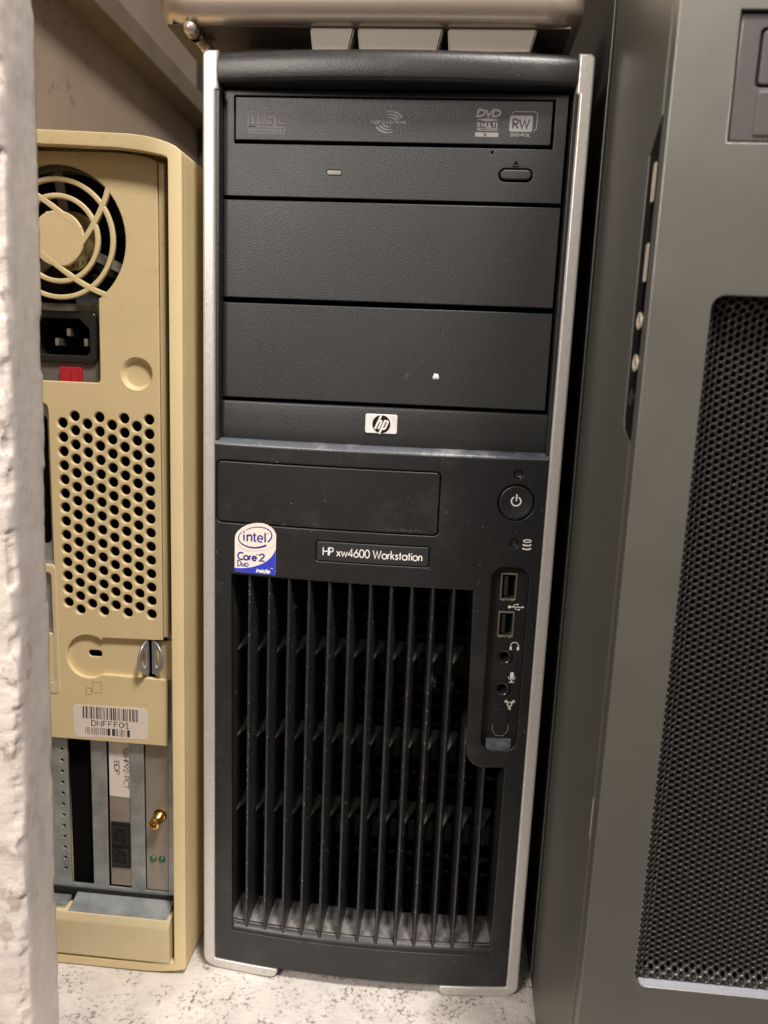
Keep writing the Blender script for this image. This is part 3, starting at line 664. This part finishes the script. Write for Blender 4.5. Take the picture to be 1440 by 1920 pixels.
# power supply behind the opening: plate, fan, socket, voltage switch
psu = plate('power_supply', [(-215, 300), (-110, 300), (-110, 409), (-215, 409)], [circ(fx, fz, 31.0, 48)[:0] or (arc(fx, fz, 31.0, 31.0, -66, 246, 50)), rr(-169, -139, 319, 339, 2)], 6.5, 1.2, .2, 'psu', B)
fan = finish('fan', lathe_bm([(13.5, 0), (13.2, .6), (0, .6)], (fx + 1.5, 11, fz + .5), n=40), 'yellow', psu, smooth=40)
bm = bmesh.new()
for ang in (98, 98 + 122, 98 - 122):
    c, s_ = math.cos(math.radians(ang)), math.sin(math.radians(ang)); n = (-s_ * 2.2, c * 2.2)
    q = [(fx + 13 * c + n[0], fz + 13 * s_ + n[1]), (fx + 33 * c + n[0], fz + 33 * s_ + n[1]), (fx + 33 * c - n[0], fz + 33 * s_ - n[1]), (fx + 13 * c - n[0], fz + 13 * s_ - n[1])]
    join(bm, plate_bm(q[::-1], [], 10.6, 1.5, .2))
finish('fan_strut', bm, 'strut', psu)
bm = bmesh.new()
for k in range(7):
    a = 2 * PI * k / 7
    vs = []
    for r, da, y in ((14, 0, 17), (30, .25, 16), (30, .85, 24), (14, .7, 25)): vs.append(bm.verts.new((fx + r * math.cos(a + da), y, fz + r * math.sin(a + da))))
    bm.faces.new(vs)
finish('fan_blade', bm, 'black', psu)
bm = bmesh.new()
for i, ch in enumerate('REFAV'):
    text(bm, ch, -150.5 + 2.5 * i, 361.5 + .28 * i * i, 2.0, .35, 10.3)
finish('fan_lettering', bm, 'ink', psu)
box('fan_void', -190, -114, 34, 36, 335, 408, 0, 'void', psu)
soc = plate('power_socket', rr(-172, -136.6, 316.8, 341.0, 3.5), [[(-166, 320.6), (-142.2, 320.6), (-140.4, 322.4), (-140.4, 332.5), (-145.0, 337.4), (-163, 337.4), (-167.8, 332.5), (-167.8, 322.4)]], 4.6, 12, .8, 'jack', B)
box('socket_floor', -170, -138, 15.2, 16.4, 318, 340, 0, 'void', soc)
for x, z in ((-151.3, 331.0), (-157.2, 326.4), (-142.9, 326.6)): box('contact_pin', x - .95, x + .95, 6.2, 15, z - 1.7, z + 1.9, .4, 'pin', soc)
sw = box('voltage_switch', -155.6, -144.8, 4.2, 8, 307.2, 315.0, .5, 'red', B)
box('switch_slider', -149.2, -146.0, 3.2, 4.4, 308.2, 314.4, .3, 'red', sw)
# input output slot behind the left opening
plate('slot_shield', [(-206, 150), (-157.5, 150), (-157.5, 299), (-206, 299)], [rr(-200, -161.8, 228, 292, 3), ], 3.2, 1, .2, 'zinc', B)
plate('slot_flange', rr(-200, -158.6, 150, 218, 2.5), [rr(-195, -161.2, 156, 214, 2)], -0.3, 3.0, .5, 'beige2', B)
# latch recess
plate('latch_plate', [(-157, 158.5), (-113.2, 158.5), (-113.2, 185), (-157, 185)], [rr(-144.1, -137.0, 170.6, 174.2, 1.7)], 2.3, 1.2, .25, 'beige', B)
plate('latch_tongue', [(-109.8, 160.5), (-98.5, 160.5), (-98.5, 182), (-109.8, 180.5)], (), 3.2, 1.2, .3, 'beige', B)
plate('latch_void', [(-158, 156), (-97.5, 156), (-97.5, 186), (-158, 186)], (), 6.2, 1, 0, 'void', B)
def loop(sx, hx, deg):
    pts = arc(0.0, 0.0, 8.8, 9.0, -90, 90, 20)
    bm = plate_bm(pts, [circ(4.3, 0.2, 1.9, 20, 4.9)], 0, 1.1, .3, 2)
    a = math.radians(deg); ux, uy = sx * math.cos(a), -math.sin(a)
    for v in bm.verts:
        u, d, z = v.co; o_ = d - .55
        v.co = (hx + u * ux - o_ * uy, 2.0 + u * uy + o_ * ux, 173.0 + z)
    bmesh.ops.recalc_face_normals(bm, faces=bm.faces)
    finish('padlock_loop', bm, 'loopsteel', B)
loop(-1, -112.6, 76); loop(1, -110.6, 34)
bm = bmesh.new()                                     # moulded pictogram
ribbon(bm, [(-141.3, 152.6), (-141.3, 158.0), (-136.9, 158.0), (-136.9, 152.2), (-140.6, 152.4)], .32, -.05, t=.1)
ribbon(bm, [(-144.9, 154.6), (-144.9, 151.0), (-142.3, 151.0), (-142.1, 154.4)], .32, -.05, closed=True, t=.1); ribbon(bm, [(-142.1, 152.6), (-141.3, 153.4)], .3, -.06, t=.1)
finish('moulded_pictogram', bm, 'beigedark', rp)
bm = bmesh.new(); ribbon(bm, [(-153.9, 126.4), (-153.9, 148.0), (-111.9, 148.0), (-111.9, 126.4)], .22, -.03); finish('label_outline', bm, 'beige2', rp)
lab = plate('barcode_label', [(-152.3, 142.9), (-151.2, 145.0), (-114.4, 145.6), (-113.0, 144.0), (-112.8, 130.2), (-114.0, 128.8), (-150, 127.3), (-151.8, 129.4)][::-1], (), -.12, .2, .03, 'label', B)
bm = bmesh.new(); rb = random.Random(11)
x = -147.0
while x < -118:
    w = rb.choice((.28, .28, .5, .75)); poly(bm, [(x, 137.9), (min(x + w, -117.9), 137.9), (min(x + w, -117.9), 144.6), (x, 144.6)], -.15); x += w + rb.choice((.3, .3, .5, .8))
x = -145.8
while x < -122.6:
    w = rb.choice((.3, .35, 1.5, .4)); poly(bm, [(x, 129.3), (min(x + w, -122.3), 129.3), (min(x + w, -122.3), 133.2), (x, 133.2)], -.15); x += w + rb.choice((.4, .7, 1.0))
text(bm, 'DNFFF01', -142.7, 134.1, 2.9, .46, -.15, width=20.4, mono=.80)
ribbon(bm, [(-125.9, 134.3), (-124.3, 136.7)], .3, -.17)
finish('label_printing', bm, 'ink', lab)
# expansion slots
row = [circ(-161.35, 117.3 - 6.31 * k, 0.95, 12) for k in range(12)]
fr_ = plate('slot_frame', [(-172, 33.5), (-98.0, 34.5), (-98.0, 160), (-172, 160)],
            [[(-158.2, 39.4), (-145.7, 39.4), (-145.4, 128), (-158.2, 128)], [(-137.5, 39.2), (-124.8, 39.0), (-124.4, 128), (-137.1, 128)], [(-117.0, 38.9), (-104.2, 38.9), (-103.8, 128), (-117, 128)]] + row, 4, 1.2, .2, 'zinc', B)
box('slot_void', -160, -99, 10, 11, 34, 158, 0, 'void', B)
box('slot_row_void', -163.5, -160.5, 7, 8, 40, 125, 0, 'void', B)
b1 = plate('card_bracket', [(-136.6, 39.8), (-125.3, 39.8), (-125.0, 128), (-136.4, 128)], [rr(-136.1, -125.6, 50.6, 77.2, .3, 2)], 5.4, 1, .15, 'bracket', B, label='slot bracket with two phone jacks and a paper label')
pj = box('phone_jack', -136.0, -125.4, 4.9, 9, 50.4, 77.4, .3, 'black', B)
for z in (57.0, 70.0):
    bm = bmesh.new(); join(bm, plate_bm(rr(-135.2, -126.4, z - 5.2, z + 5.2, .4, 2), [[(-133.9, z - 3.6), (-127.7, z - 3.6), (-127.7, z + 2.2), (-129.2, z + 2.2), (-129.2, z + 3.8), (-132.4, z + 3.8), (-132.4, z + 2.2), (-133.9, z + 2.2)]], 4.0, 1.0, .25)); finish('jack_frame', bm, 'lower', pj)
lb2 = plate('paper_label', [(-136.2, 92.4), (-125.0, 91.9), (-125.0, 128), (-136.0, 128)], (), 5.2, .15, .02, 'label', b1)
def vert(s, x, z, h, w, y, bm, length):                # lettering that runs down the bracket
    text(bm, s, 0, 0, h, w, y, width=length, fn=lambda a, b: (x + b, z - a))
bm = bmesh.new(); vert('56HP92-PCT', -128.3, 120.2, 2.6, .34, 5.14, bm, 23); vert('BDP', -133.4, 112.4, 2.8, .34, 5.14, bm, 7.4); finish('label_lettering', bm, 'ink', b1)
bm = bmesh.new(); text(bm, 'LINE', 0, 0, 2.2, .3, 5.36, width=8, fn=lambda a, b: (-128 - a, 82.3 - b)); finish('bracket_lettering', bm, 'print', b1)
bm = bmesh.new(); text(bm, 'TEL', 0, 0, 2.0, .3, 5.36, width=8, fn=lambda a, b: (-127.4 - a, 47.6 - b)); finish('bracket_lettering', bm, 'print', b1)
b2 = plate('card_bracket', [(-116.6, 39.3), (-104.6, 39.3), (-104.2, 128), (-116.4, 128)], [circ(-109.0, 83.2, 3.6, 24), circ(-113.0, 57.6, 1.9, 16), circ(-108.2, 57.7, 1.9, 16)], 5.0, 1, .15, 'bracket', B, label='slot bracket with a gold antenna socket and two green lights')
box('bracket_void', -116, -105, 7, 8, 50, 90, 0, 'void', b2)
bm = lathe_bm([(3.0, -3), (3.0, 1.0), (2.55, 1.2), (2.9, 1.9), (2.5, 2.4), (2.9, 3.1), (2.5, 3.7), (2.9, 4.4), (2.5, 5.0), (2.9, 5.7), (2.8, 8.2), (2.3, 8.6), (1.5, 8.6), (1.4, 6.5), (.5, 6.5), (.4, 7.6), (0, 7.8)], (-109.0, 5.5, 83.2), Vector((-.05, -1, -.06)), n=28)
finish('antenna_socket', bm, 'brass', B, smooth=40)
for x, z in ((-113.0, 57.6), (-108.2, 57.7)):
    finish('status_light', lathe_bm([(1.8, -1), (1.8, .2), (1.5, .9), (.8, 1.3), (0, 1.4)], (x, 5.2, z), n=20), 'green', B, smooth=60)
bm = bmesh.new(); text(bm, 'ACT', 0, 0, 1.4, .2, 4.96, width=5, fn=lambda a, b: (-109.0 + b, 53.5 - a)); text(bm, 'LNK', 0, 0, 1.4, .2, 4.96, width=5, fn=lambda a, b: (-113.6 + b, 53.5 - a)); finish('bracket_marks', bm, 'print', b2)
# tray and bottom cover
finish('slot_tray', sweep_bm([(5, 36.0), (2.2, 34.6), (-7.6, 31.9), (-7.6, 29.5), (5, 29.5)], -154.6, -101.2, 1), 'zinc', B)
box('tray_clip', -172, -157.0, -6, 2, 31.4, 34.2, .9, 'zinc', B)
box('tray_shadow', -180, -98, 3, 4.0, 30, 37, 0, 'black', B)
finish('bottom_cover', sweep_bm([(-7.3, 31.6), (-8.1, 31.2), (-9.3, 28.0), (-9.4, 26.5), (-9.0, 7.8), (-8.4, 6.6), (0, 6.2), (0, 31.6)], BX - 70, -99.4, 1), 'beige2', B, smooth=40)

# =================================================================== DARK GREY CASE ON THE RIGHT
CX, CY = 91.5, -99.8
K = thing('computer_case', 'dark grey computer case with a fine black mesh front, cut by the right edge', 'computer', (190, -95, 0))
CR = 290.0; CT = 520.0
mesh_open = rr(110.9, 271, 100.2, 346.8, 4.2, 8)
kf = plate('front_panel', [(CX + .5, 3), (CR, 3), (CR, CT), (CX + .5, CT)], [mesh_open, [(109.8, 391.3), (272, 391.3), (272, 427.6), (109.8, 427.6)]], CY, 6.6, 0.35, 'casefront', K)
plate('front_panel_edge', [(CX + 1.0, 3.2), (CR - .5, 3.2), (CR - .5, CT - .2), (CX + 1.0, CT - .2)], [rr(110.5, 271.5, 99.8, 347.2, 4.4, 8), [(109.2, 391), (272.6, 391), (272.6, 428), (109.2, 428)]], CY + 6.6, 3, 0, 'caseedge', K)
yS = CY + 6.8
sp_pts = [(yS, 2), (1.2, 2), (1.2, CT), (yS, CT), (yS, 399.5), (-94.0, 398.8), (-81.8, 398.4), (-80.6, 397.0), (-80.2, 349.2), (-83.0, 303.0), (-84.2, 301.2), (-92.6, 298.6), (yS, 298.4)]
sp_pts = [(yS, 2), (yS, 298.6), (-92.5, 298.9), (-82.4, 303.4), (-81.3, 306), (-80.4, 349), (-80.9, 392), (-92.6, 400.4), (yS, 400.6), (yS, CT), (1.2, CT), (1.2, 2)]
plate('side_panel', sp_pts[::-1], (), CX, 1.6, 0.3, 'case', K, axis='x')
box('side_body', CX + 1.6, CR - 1, CY + 12, 380, 3, CT - 1, 0.3, 'caseedge', K)
plate('rear_side_panel', [(3.2, 3.0), (380, 3), (380, CT), (3.2, CT)], (), CX + .15, 1.4, .4, 'caseshade', K, axis='x')
bm = bmesh.new(); box_bm(CX - .35, CX + .6, 9.0, 10.6, 6, CT, .25, bm=bm); finish('panel_lip', bm, 'caseedge', K)
box('side_scratch', CX - .03, CX + .3, -92.5, -91.9, 153.5, 169.5, 0, 'white', K, label='thin white scratch on the case edge')
ps = plate('port_strip', [(CY + 9.7, 296.5), (-80.1, 296.5), (-80.1, 402), (CY + 9.7, 402)], [rr(-90.9, -88.0, 375.8, 387.8, .3, 2), rr(-91.4, -88.5, 351.2, 363.2, .3, 2)], CX + .55, .9, 0.05, 'strip', K, axis='x')
for z0, z1 in ((375.9, 387.7), (351.3, 363.1)):
    y0 = -90.85 if z0 > 370 else -91.35
    bm = plate_bm(rr(y0, y0 + 2.85, z0, z1, .3, 2), [rr(y0 + .45, y0 + 2.4, z0 + .5, z1 - .5, .2, 2)], CX + .25, 2, .08, axis='x')
    finish('usb_port', bm, 'pale', ps)
for y, z in ((-88.4, 339.0), (-88.4, 325.4)):
    finish('audio_jack', lathe_bm([(2.9, -.3), (2.8, .3), (2.2, .5), (1.5, .1), (1.3, -.6)], (CX + .5, y, z), Vector((-1, 0, 0)), n=24), 'pale', ps, smooth=60)
finish('reset_button', lathe_bm([(2.9, -.3), (2.8, .25), (2.5, .3), (2.3, .0), (1.9, .25), (0, .35)], (CX + .5, -87.6, 314.0), Vector((-1, 0, 0)), n=24), 'jack', ps, smooth=60)
# drive bay insert
bi = plate('bay_insert', [(110.6, 392.0), (271, 392.0), (271, 426.9), (110.6, 426.9)], [rr(116.5, 266, 406.9, 423.2, 1.4, 4)], CY + 1.2, 3, .4, 'bay', K)
plate('bay_tray', rr(117.3, 265, 407.7, 422.4, 1.0, 4), (), CY + 1.0, 2.5, .4, 'bay', bi)
plate('bay_flap', rr(117.4, 265, 393.4, 405.9, .6, 3), (), CY + .75, 1.5, .4, 'bay', bi)
box('bay_void', 108, 273, CY + 6, CY + 8, 389, 430, 0, 'void', K)
# dished perforated mesh
bm = bmesh.new()
px_, pz_ = 2.185, 2.49
x0, x1, z0, z1 = 111.0, 271.0, 100.0, 346.8
def dish(x, z):
    d = min(1.0, max(0, (x - x0) / 7.0)); e = min(1.0, max(0, (x1 - x) / 7.0)); f = min(1.0, max(0, (z - z0) / 6.5)); g = min(1.0, max(0, (z1 - z) / 6.5))
    s = lambda t: t * t * (3 - 2 * t)
    return CY + 3.0 + 4.2 * s(d) * s(e) * s(f) * s(g)
SEG = 12; V = []; F = []
ncol = int((x1 - x0) / px_) + 1; nrow = int((z1 - z0) / pz_) + 2
hexr = pz_ / math.sqrt(3) * 1.0
def hexpt(a, R):                                      # point of a flat-topped hexagon in direction a
    k = (a % (PI / 3)) - PI / 6
    return R * math.cos(PI / 6) / math.cos(k)
for c in range(ncol):
    for r in range(nrow):
        x = x0 + px_ * (c + .3); z = z0 + pz_ * (r + (.5 if c % 2 else 0))
        if z > z1 + 1: continue
        b0 = len(V)
        for i in range(SEG):
            a = 2 * PI * i / SEG; R = hexpt(a, hexr); xx, zz = x + R * math.cos(a), z + R * math.sin(a); V.append((xx, dish(xx, zz), zz))
        for R, dy in ((1.12, 0.0), (.98, .10), (.88, .40), (.86, .9)):
            for i in range(SEG):
                a = 2 * PI * i / SEG; xx, zz = x + R * math.cos(a), z + R * math.sin(a); V.append((xx, dish(xx, zz) + dy, zz))
        for k in range(4):
            for i in range(SEG):
                j = (i + 1) % SEG; F.append((b0 + k * SEG + i, b0 + k * SEG + j, b0 + (k + 1) * SEG + j, b0 + (k + 1) * SEG + i))
me = bpy.data.meshes.new('mesh_grille'); kb = BASE[K.name]
me.from_pydata([((v[0] - kb.x) * S, (v[1] - kb.y) * S, (v[2] - kb.z) * S) for v in V], [], F); me.materials.append(M['mesh'])
me.polygons.foreach_set('use_smooth', [True] * len(me.polygons)); bm.free()
me.set_sharp_from_angle(angle=math.radians(60))
mg = bpy.data.objects.new('mesh_grille', me); COL.objects.link(mg); mg.parent = K; BASE[mg.name] = kb
box('mesh_void', 107, 275, CY + 9.6, CY + 11, 96, 350, 0, 'void', K)
bm = sweep_bm([(CY + .25, 99.95), (CY + .6, 100.55), (CY + 3.4, 101.0), (CY + 3.4, 99.6), (CY + .3, 99.6)], 113.2, 268.5, 1)
finish('mesh_lip', bm, 'lip', K)

# =================================================================== SILVER KEYBOARD LYING UPSIDE DOWN ON THE TOWER
Q = thing('keyboard', 'silver keyboard lying upside down on top of the black tower', 'keyboard', (-12, 70, 453.5))
out = rr(-105, 78.8, -6, 165, 17, 8)
finish('keyboard_shell', plate_bm(out, (), 487, 24.0, 9.0, 8, axis='z'), 'kbsilver', Q, smooth=60)
box('keyboard_underside', -100, 73, 2, 150, 462.6, 463.6, .3, 'kbunder', Q)
def keycap(x0, x1, y0, y1):
    bm = bmesh.new(); zt, zb = 462.6, 453.9
    T_ = [(x0, y0), (x1, y0), (x1, y1), (x0, y1)]; B_ = [(x0 + .9, y0 + 1.6), (x1 - 2.4, y0 + 1.6), (x1 - 2.4, y1 - 1.6), (x0 + .9, y1 - 1.6)]
    a = [bm.verts.new((x, y, zt)) for x, y in T_]; b = [bm.verts.new((x, y, zb)) for x, y in B_]
    bm.faces.new(a); bm.faces.new(b[::-1])
    for i in range(4): bm.faces.new((a[i], a[(i + 1) % 4], b[(i + 1) % 4], b[i]))
    bmesh.ops.recalc_face_normals(bm, faces=bm.faces)
    bmesh.ops.bevel(bm, geom=[e for e in bm.edges if not (abs(e.verts[0].co.z - zt) < .01 and abs(e.verts[1].co.z - zt) < .01)], offset=.7, segments=3, affect='EDGES')
    finish('key', bm, 'key', Q)
for a, b in ((-37.4, -18.3), (-16.9, 19.8), (21.6, 59.2)): keycap(a, b, 2.5, 21)
for rw in range(1, 5):
    for i in range(7): keycap(-70 + 19 * i, -70 + 19 * i + 17.8, 5.5 + 19 * rw, 22.5 + 19 * rw)
bm = lathe_bm([(0, 2.6), (1.4, 2.5), (2.6, 1.6), (3.0, 0), (3.0, -4)], (-89.2, 0, 461.2), n=20)
lathe_bm([(3.0, 2), (2.2, 0), (2.2, -10)], (-88.0, 6, 460), n=20, bm=bm); lathe_bm([(0, 2.2), (1.6, 2.0), (2.6, 1.0), (2.8, 0), (2.8, -5)], (-86.6, 14, 459), n=20, bm=bm)
finish('hinge_pin', bm, 'kbsilver', Q, smooth=60)

# =================================================================== CHIPPED POST, BATTEN, WALLS, SHELF
Pst = None
bm = bmesh.new()
sec = [(-230, -88), (-127.5, -88.5)] ; ring = []
# cross-section of the post as (x, y) going front-left -> front edge -> reveal -> back
front = [(-215 + 3.0 * i, -88.0) for i in range(29)]
edge = [(-128.2, -87.8), (-127.0, -87.3), (-126.0, -86.2), (-125.4, -84.8)]
side = [(-125.1, -83.2 + 1.9 * i) for i in range(11)]
back = [(-125.6, -62.6), (-127, -61.8), (-215, -61.8)]
ring = front + edge + side + back
nz_ = 520; rows = []
for k in range(nz_ + 1):
    z = 0.2 + 520 * k / nz_; sh_ = -11.0 * (445 - z) / 410; wide = 1.0 + 0.0 * z
    row = []
    for (x, y) in ring:
        p = Vector((x, y, z * .55))
        d = noise.noise(p * .14) * .75 + noise.noise(p * .40) * .40 + abs(noise.noise(p * .9)) * .30 + noise.noise(p * 2.1) * .10
        ed = math.exp(-((x + 126.6) ** 2 + (y + 86.6) ** 2) / 5.0)
        def stp(v, a, b_): t_ = min(1, max(0, (v - a) / (b_ - a))); return t_ * t_ * (3 - 2 * t_)
        chip = stp(noise.noise(Vector((x * .10, y * .12, z * .045))), .02, .14) * 1.1 + stp(noise.noise(Vector((x * .22, y * .25 + 9, z * .13))), .05, .22) * .8 + noise.noise(Vector((x * .9, y * .9, z * .9))) * .3
        if y < -87: d -= stp(noise.noise(Vector((x * .11, 7.7, z * .05))), .22, .27) * .55
        eb = math.exp(-((x + 125.3) ** 2 + (y + 62.8) ** 2) / 4.0)
        chip2 = stp(noise.noise(Vector((z * .03, 5.3, 9.0))), .12, .18) * -.8 + noise.noise(Vector((z * .30, 1.3, 2.0))) * .22 + noise.noise(Vector((z * 1.0, 1.3, 2.0))) * .10
        nx = -.3 if y < -87 else 1.0; ny = -1.0 if y < -87 else 0.0
        hi = 1.0 if y < -86 else .35
        row.append(bm.verts.new((x + nx * d * hi * (1 if x > -200 else 0) - ed * chip + eb * chip2, y + ny * d * hi + ed * chip * .8 + sh_, z)))
    rows.append(row)
n = len(ring)
for A, Bv in zip(rows, rows[1:]):
    for i in range(n): bm.faces.new((A[i], A[(i + 1) % n], Bv[(i + 1) % n], Bv[i]))
bm.faces.new(rows[0]); bm.faces.new(rows[-1][::-1])
bmesh.ops.recalc_face_normals(bm, faces=bm.faces)
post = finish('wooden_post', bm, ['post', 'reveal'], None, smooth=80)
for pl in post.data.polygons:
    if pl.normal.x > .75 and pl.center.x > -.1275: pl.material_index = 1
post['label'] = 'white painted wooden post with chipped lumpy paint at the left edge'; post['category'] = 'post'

def struct(name, bm, m):
    o = finish(name, bm, m, None); o['kind'] = 'structure'; return o
bm = bmesh.new(); nx_, ny_ = 150, 130
gv = [[None] * (ny_ + 1) for _ in range(nx_ + 1)]
for i in range(nx_ + 1):
    for j in range(ny_ + 1):
        x = -262 + 600 * i / nx_; y = -150 + 680 * (j / ny_) ** 1.6
        h = noise.noise(Vector((x * .05, y * .05, 0))) * .35 + noise.noise(Vector((x * .2, y * .2, 4))) * .12
        gv[i][j] = bm.verts.new((x, y, -0.5 + h))
for i in range(nx_):
    for j in range(ny_): bm.faces.new((gv[i][j], gv[i + 1][j], gv[i + 1][j + 1], gv[i][j + 1]))
struct('shelf_floor', bm, 'floor')
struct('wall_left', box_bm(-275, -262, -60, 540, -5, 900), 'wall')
struct('wall_back', box_bm(-275, 340, 530, 545, -5, 900), 'wallshade')
bt = finish('batten', box_bm(-262, -238, 60, 529, 571, 590, 1.2), 'batten', None)
bt['label'] = 'brown wooden batten fixed along the left cupboard wall'; bt['category'] = 'batten'

# =================================================================== LIGHT, WORLD, CAMERA
w = bpy.data.worlds.new('World'); SC.world = w; w.use_nodes = True
nt = w.node_tree; bg = nt.nodes['Background']
tc = nt.nodes.new('ShaderNodeTexCoord'); sx = nt.nodes.new('ShaderNodeSeparateXYZ'); cr = nt.nodes.new('ShaderNodeValToRGB'); mr = nt.nodes.new('ShaderNodeMapRange')
nt.links.new(tc.outputs['Generated'], sx.inputs[0]); mr.inputs['From Min'].default_value = -1; mr.inputs['From Max'].default_value = 1
nt.links.new(sx.outputs['Z'], mr.inputs['Value']); nt.links.new(mr.outputs['Result'], cr.inputs['Fac'])
els = [(-1.0, (.10, .095, .095)), (-.66, (.26, .26, .27)), (-.58, (.24, .23, .23)), (-.46, (.37, .215, .11)), (-.30, (.36, .205, .105)), (-.14, (.17, .125, .10)), (-.02, (.15, .145, .15)), (.10, (.42, .39, .37)), (.26, (.95, .87, .80)), (.45, (.75, .67, .60)), (1.0, (.45, .40, .36))]
ce = cr.color_ramp.elements
while len(ce) < len(els): ce.new(0.5)
for e, (z, c) in zip(ce, els): e.position = (z + 1) / 2; e.color = (*c, 1)
nt.links.new(cr.outputs['Color'], bg.inputs['Color']); bg.inputs['Strength'].default_value = 0.40

def area(name, loc, target, size, power, col):
    l = bpy.data.lights.new(name, 'AREA'); l.shape = 'DISK'; l.size = size; l.energy = power; l.color = col
    o = bpy.data.objects.new(name, l); COL.objects.link(o); o.location = loc
    o.rotation_euler = (Vector(target) - Vector(loc)).to_track_quat('-Z', 'Y').to_euler()
area('ceiling_lamp', (0.36, -0.62, 1.45), (0, 0, .15), .26, 26, (1.0, .935, .86))
area('room_lamp', (-0.50, -0.98, 0.86), (0, 0, .22), .34, 11, (1.0, .915, .83))

cam = bpy.data.cameras.new('camera'); co = bpy.data.objects.new('camera', cam); COL.objects.link(co)
co.location = (0.03113624, -0.35513510, 0.31954121)
co.rotation_euler = tuple(math.radians(a) for a in (79.56508026, -2.36784195, 4.9070826))
cam.sensor_fit = 'VERTICAL'; cam.sensor_height = 36; cam.sensor_width = 27; cam.lens = 1442 / 1920 * 36
cam.clip_start = 0.01; cam.clip_end = 20
cam.dof.use_dof = True; cam.dof.focus_distance = 0.365; cam.dof.aperture_fstop = 11.0
SC.camera = co
SC.view_settings.view_transform = 'Standard'; SC.view_settings.look = 'None'; SC.view_settings.exposure = 0; SC.view_settings.gamma = 1
SC.render.engine = 'CYCLES'
SC.cycles.use_denoising = True
SC.cycles.max_bounces = 6
